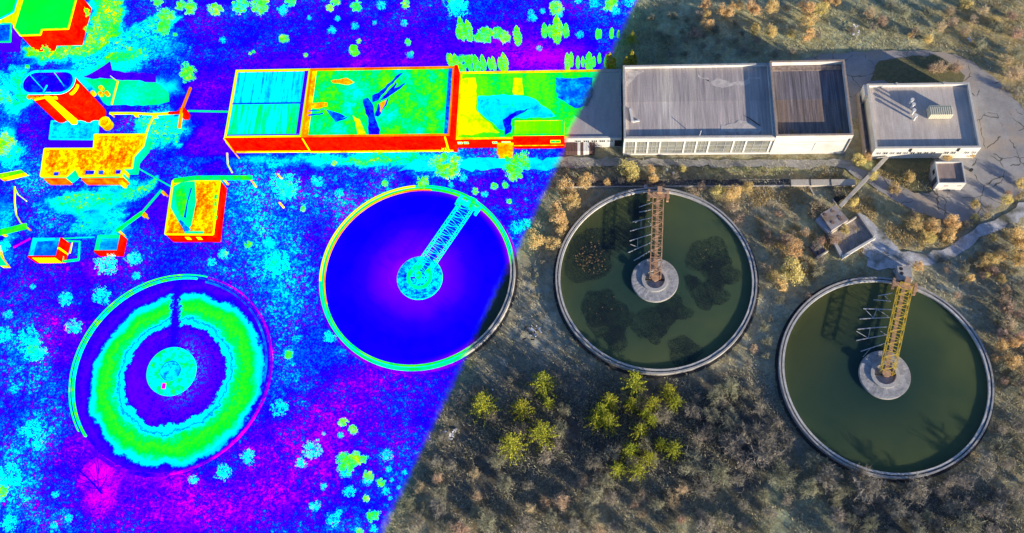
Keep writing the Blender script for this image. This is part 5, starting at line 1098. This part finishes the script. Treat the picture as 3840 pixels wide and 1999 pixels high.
at_crop('green', [(30,1040,80),(80,1080,50,'cool'),(20,1120,40,'cool'),(60,660,90,'cool'),(40,690,60,'green'),(30,560,50,'cool'),(100,500,36,'cool'),(70,1180,50,'cool')], 0, 0, 1.916, ['green and yellow tree on the left edge below the silo', 'cyan side of the green and yellow tree', 'cyan bush under the green and yellow tree', 'cyan bush left of the silo', 'green bush left of the silo', 'cyan bush on the left edge above the silo foot', 'small cyan bush beside the silo rim', 'cyan bush above the low edge roof'], 'false-colour trees on the left edge')
at_crop('green', [(700,330,24),(560,370,30),(430,370,34),(330,350,34),(250,380,30),(660,300,24),(620,90,34),(640,210,34),(700,150,26),(780,180,20),(840,60,24)], 0, 0, 1.916, 'green and yellow false-colour hedge bush around the big far left hall', 'hedge bushes around the far left hall')
# autumn trees, natural colours
S1 = 1 / 1.4907
def ov(fam, lst, group, **kw): at_crop(fam, [(q[0], q[1], q[2]) + tuple(q[4:]) for q in lst], 0, 0, S1, [q[3] for q in lst], group, **kw)
ov('gold', [(1425,480,34,'big golden tree nearest the colour line left of the middle tank'),(1440,505,26,'golden tree under the big one by the colour line'),(1400,535,32,'golden tree in the middle of the group by the colour line'),(1412,565,24,'small golden tree in the group by the colour line'),(1345,600,29,'lowest left golden tree by the colour line'),(1385,610,25,'lowest right golden tree by the colour line','straw'),(1474,456,24,'round golden bush at the top right of the colour line group'),(1527,459,11,'small round golden bush behind the middle tank'),
  (1580,418,32,'large ragged golden tree in front of the glazed hall','straw'),(1592,445,20,'lower part tree of the ragged golden one','straw'),(1637,425,14,'narrow orange tree in front of the glazed hall'),(1642,447,17,'yellow round bush below the narrow orange tree','straw'),(1718,421,13,'small yellow bush alone on the lane','straw'),(1633,462,14,'red-brown bush behind the brown bridge head','rust'),(1665,470,12,'orange-red bush right of the bridge head','rust'),(1765,464,17,'red-brown bush on the channel right of the bridge','rust'),(1745,480,16,'low red bush between the tank and the channel','rust'),
  (1805,480,22,'yellow straw bush above right of the middle tank','straw'),(1845,478,26,'broad yellow bush above right of the middle tank','straw'),(1880,470,20,'right end of the yellow bushes above the tank','straw'),(1845,520,22,'brown bush along the right rim of the middle tank','rust'),(1860,548,18,'lower brown bush along the right rim','rust'),(1400,460,18,'dark brown bush on the colour line','rust')], 'autumn trees around the middle tank')
ov('gold', [(1990,675,38,'large bright yellow bush between the middle and right tank','straw'),(1965,712,22,'round yellow bush below left of the large bright one','straw'),(1948,690,20,'small yellow bush left of the large bright one','straw'),(2000,625,28,'orange-brown tree above the large yellow bush'),(1980,600,22,'brown bush at the top of the orange-brown tree','rust'),(1935,600,20,'rusty bush left of the orange-brown tree','rust'),(2065,512,34,'spiky orange-brown bush left of the sunken basin platform','warm'),(2045,535,18,'rust bush at the foot of the platform','rust'),(2100,595,26,'orange bush growing over the sunken basin','warm'),(2070,600,20,'brown bush over the valve slab','warm'),(2125,575,16,'small golden bush in the sunken basin','straw'),
  (2305,560,26,'orange bush in the loop of the track, left'),(2345,570,24,'orange bush in the loop of the track, middle'),(2395,560,24,'orange-pink tree in the loop of the track, right'),(2330,590,20,'straw bush in the loop of the track','straw'),(2390,590,24,'yellow bush in the loop of the track','straw'),(2310,670,17,'bright orange round bush right of the pump chamber'),(2300,540,14,'rusty bush on the grass inside the track','rust'),
  (2478,655,18,'straw bush below the grey track, left','straw'),(2518,640,22,'yellow bush below the grey track','straw'),(2500,680,18,'rust bush below the grey track','rust'),(2250,470,20,'straw bush under the diagonal beam','straw'),(2200,440,18,'yellow weed bush left of the diagonal beam','straw'),(2290,440,20,'straw bush right of the diagonal beam','straw'),(2150,505,16,'golden weed under the diagonal beam end','straw'),(2110,480,16,'orange weed bush near the channel cover','warm'),(2160,400,20,'yellow bush in front of the boarded hall corner','straw'),(2185,395,14,'golden bush between the two halls')], 'autumn bushes around the sunken basin')
ov('gold', [(2378,368,16,'red-brown bush leaning on the pump house front','rust'),(2410,376,16,'yellow bush leaning on the pump house front','straw'),(2440,384,16,'yellow-orange bush right of the small shed','straw'),(2385,395,12,'golden bush on the roof edge of the small shed','straw'),(2370,160,30,'brown-gold bush on the grass island behind the pump house','warm'),(2410,165,26,'golden bush at the right end of the grass island','warm'),(2345,165,18,'thin brown bush on the grass island','warm'),
  (2565,600,36,'tall golden tree at the right edge, upper'),(2570,650,32,'golden tree at the right edge, lower'),(2515,870,22,'orange tree right of the right tank, upper'),(2545,905,26,'orange tree right of the right tank, lower'),(2505,900,14,'small orange bush beside the right rim'),(2560,860,22,'orange tree near the right edge above the tank rim'),(2530,955,16,'rust bush near the right edge','rust'),(2565,960,20,'rust bush at the right edge','warm'),
  (2440,700,14,'small orange bush above right of the right tank'),(2475,690,14,'orange speck bush right of the pump chamber','rust'),(2410,740,14,'reddish scrub above the right tank rim','rust'),(2035,745,14,'red weed bush on the upper left rim of the right tank','rust'),(2385,580,13,'pink-brown bush behind the yellow one','warm')], 'autumn bushes on the right side')
top3 = [(90,40,46,'gold'),(230,85,58,'gold'),(310,40,44,'gold'),(100,180,48,'gold'),(95,110,34,'gold'),(430,60,60,'gold'),(560,55,52,'gold'),(450,200,46,'straw'),(560,210,52,'straw'),(810,60,60,'gold'),(830,150,56,'gold'),(825,255,48,'gold'),(920,60,54,'straw'),(960,15,40,'gold'),(1030,10,40,'gold'),(700,240,34,'straw'),(670,50,34,'rust'),(10,230,50,'rust')]
at_crop('gold', top3, 2600, 0, 1.915, ['golden tree at the top left of the orchard rows', 'bright orange tree in the first orchard row', 'golden tree above the bright orange one', 'golden tree at the lower left of the orchard rows', 'small golden tree between two rows at the left', 'golden tree in the middle of the first row', 'yellow-orange tree right of the middle of the first row', 'dull yellow tree in the lower row, left', 'dull yellow tree in the lower row, right', 'bright golden tree high in the right row', 'brightest orange tree in the middle of the right row', 'lowest golden tree of the right row', 'straw tree beside the right row', 'golden tree near the top edge right of the rows', 'rusty gold tree near the top edge', 'faint straw tree between the rows', 'thin rusty tree between the rows', 'rusty tree at the colour line side of the rows'], 'golden trees behind the glazed hall', zk=.9, k=1.2)
top4 = [(1160,60,60,'lich'),(1280,70,70,'warm'),(1370,130,60,'warm'),(1530,70,60,'lich'),(1600,225,44,'rust'),(1560,250,24,'gold'),(1790,170,60,'warm'),(1850,60,56,'warm'),(1960,210,56,'warm'),(2100,60,60,'warm'),(2190,170,66,'lich'),(2170,140,40,'straw'),(2300,90,60,'warm'),(2340,500,100,'warm'),(2270,410,60,'warm'),(2340,360,70,'lich'),(2350,220,70,'warm'),(1450,200,50,'lich'),(1700,60,50,'lich'),(1420,20,50,'lich'),(1960,20,50,'straw'),(1700,270,40,'straw'),(2080,300,60,'lich'),(2250,620,50,'bare'),(2330,650,50,'bare'),(1300,180,50,'bare'),(1150,200,50,'bare'),(2020,130,44,'rust'),(1870,150,44,'rust'),(1290,185,30,'bare')]
at_crop('warm', top4, 2600, 0, 1.915, 'tangled autumn shrub in the wild ground beyond the apron at the far right', 'shrubs beyond the concrete apron', k=1.1)

# thicket of bare shrubs
NOGO = [(-59,41,68.5,84),(42,60,66.5,81)]
TRK = [(p.x, p.y) for p in track_px]
def blocked(x, y, m=1.0):
    if x > 40 and y > 40 and any(pip(x + a, y + b, TRK) for a, b in ((0, 0), (m * .8, 0), (-m * .8, 0), (0, m * .8), (0, -m * .8))): return True
    if inside_tank(x, y, m): return True
    for a, b, c, d in NOGO:
        if a - m < x < b + m and c - m < y < d + m: return True
    return False
def scatter(zone_px, n, fams, rr, label, group, gap=.7, m=1.0, tries=40):
    poly = [(p.x, p.y) for p in world(zone_px)]; xs_ = [p[0] for p in poly]; ys_ = [p[1] for p in poly]; pts = []
    k = 0
    while len(pts) < n and k < n * tries:
        k += 1; x, y = R(min(xs_), max(xs_)), R(min(ys_), max(ys_))
        if not pip(x, y, poly): continue
        r = R(*rr)
        if blocked(x, y, m + r * .35): continue
        if any(hypot(x - a, y - b) < (r + c) * gap for a, b, c in pts): continue
        pts.append((x, y, r)); plant(random.choice(fams), x, y, r, label, group, r * R(.8, 1.15))
B = 'bare'
scatter([(1560,1999),(1500,1900),(1640,1720),(1800,1700),(2000,1780),(2250,1800),(2560,1760),(2620,2040),(1560,2040)], 46, ['warm','bare','warm','lich'], (1.0, 2.3), 'tangled brown shrub in the lit thicket along the bottom edge', 'lit thicket at the bottom edge', .55)
scatter([(1620,1680),(1720,1480),(1950,1400),(2250,1440),(2800,1440),(2900,1640),(2560,1760),(2250,1800),(2000,1780)], 34, ['bare','bare','lich'], (1.1, 2.0), 'grey bare shrub in the dark scrub among and around the conifers', 'dark scrub around the conifers', .6)
scatter([(2560,1480),(2850,1380),(2930,1560),(3080,1760),(3300,1850),(2950,1900),(2900,2050),(2600,2050),(2560,1760)], 44, ['bare','bare','lich','lich','bare'], (.8, 3.0), 'grey-brown bare shrub in the thicket between the conifers and the right tank', 'thicket left of the right tank', .5)
scatter([(3080,1700),(3300,1830),(3600,1790),(3740,1560),(3860,1400),(3880,2050),(3120,2050)], 46, ['bare','bare','lich'], (.9, 3.0), 'dark bare shrub in the thicket below the right tank', 'thicket below the right tank', .5, m=-.6)
scatter([(3560,1250),(3740,1080),(3860,1000),(3880,1500),(3740,1500)], 18, ['bare','lich','rust','warm'], (1.1, 1.9), 'bare shrub at the right edge beside the right tank', 'shrubs right of the right tank', .6)
scatter([(2780,1050),(2900,800),(3060,840),(3100,1000),(2960,1100),(2880,1350),(2800,1400)], 26, ['lich','bare','warm'], (.8, 1.4), 'low greyish shrub in the pale scrub between the middle and right tank', 'pale scrub between the tanks', .8)
scatter([(3440,900),(3600,800),(3840,680),(3860,1060),(3700,1060),(3560,1080)], 24, ['lich','warm','straw','bare'], (.7, 1.3), 'low straw shrub on the open slope below the grey track', 'low shrubs below the track', .8)
scatter([(2420,60),(2560,60),(3100,130),(3000,215),(2500,225)], 26, ['bare','lich'], (.8, 1.6), 'dull shrub on the shaded ground behind the glazed hall', 'shaded shrubs behind the hall', .8)
scatter([(2080,660),(2180,640),(2900,640),(2900,680),(2500,680),(2080,690)], 16, ['lich','bare','rust'], (.5, .9), 'small brown shrub beside the open channel', 'small shrubs by the channel', .9)
scatter([(1960,1080),(2060,900),(2080,1300),(1960,1380)], 8, ['lich','bare'], (.4, .8), 'tiny grey shrub on the pale ground between the tanks', 'tiny shrubs between the tanks', 1.0)

# undergrowth nobody could count: dry grass and fallen twigs on the natural ground
def undergrowth(name, label, n, mat, size, zone, dens):
    v = []; f = []; poly = [(p.x, p.y) for p in world(zone)]; xs_ = [p[0] for p in poly]; ys_ = [p[1] for p in poly]; k = 0; tries = 0; ap = [(p.x, p.y) for p in apron]
    while k < n and tries < n * 6:
        tries += 1; x, y = R(min(xs_), max(xs_)), R(min(ys_), max(ys_))
        if (Vector((x, y, 0)) - SA).dot(SN) < .3 or not pip(x, y, poly) or blocked(x, y, .4) or pip(x, y, ap): continue
        if mnoise.noise((x * .25, y * .25, 3)) + .6 * mnoise.noise((x * .9, y * .9, 4)) < dens: continue
        a = R(0, 2 * pi); s = size * R(.4, 1.4); hx_, hy_ = cos(a) * s, sin(a) * s; w_ = s * R(.06, .14); b = len(v); z0 = R(-.05, .1); lift = s * R(.2, 1.3)
        v += [(x - w_ * sin(a), y + w_ * cos(a), z0), (x + w_ * sin(a), y - w_ * cos(a), z0), (x + hx_, y + hy_, z0 + lift)]; f.append((b, b + 1, b + 2)); k += 1
    me = bpy.data.meshes.new(name); me.from_pydata(v, [], f); me.materials.append(mat); o = bpy.data.objects.new(name, me); COL.objects.link(o); return tag(o, label, 'undergrowth', kind='stuff')
ZALL = [(2360,0),(3900,-60),(3960,2050),(1420,2050)]
undergrowth('dry_grass', 'dry greyish grass covering the open natural ground', 60000, M('dry_grass', (.46,.41,.28), (.32,.30,.21), .35, fine=.4, c3=(.42,.43,.36)), .32, ZALL, -.25)
undergrowth('green_grass', 'dark green tufts on the natural ground', 16000, M('green_tufts', (.22,.25,.13), (.28,.29,.13), .5, fine=.4), .3, ZALL, .0)
undergrowth('brown_litter', 'fallen twigs and brown litter under the thickets', 34000, M('brown_litter', (.22,.19,.15), (.13,.12,.10), .6, fine=.4), .3, [(1450,2050),(1700,1480),(2000,1380),(2500,1430),(2860,1380),(3000,1700),(3500,1850),(3760,1500),(3850,1200),(3960,1200),(3960,2050)], -.2)
undergrowth('golden_weeds', 'golden dead weeds around the basin and track', 15000, M('golden_weeds', (.52,.38,.15), (.36,.24,.10), .8, fine=.35), .3, [(2800,700),(3000,690),(3200,610),(3480,560),(3500,720),(3840,720),(3840,1050),(3500,1000),(3300,960),(3000,1080),(2850,900)], .12)
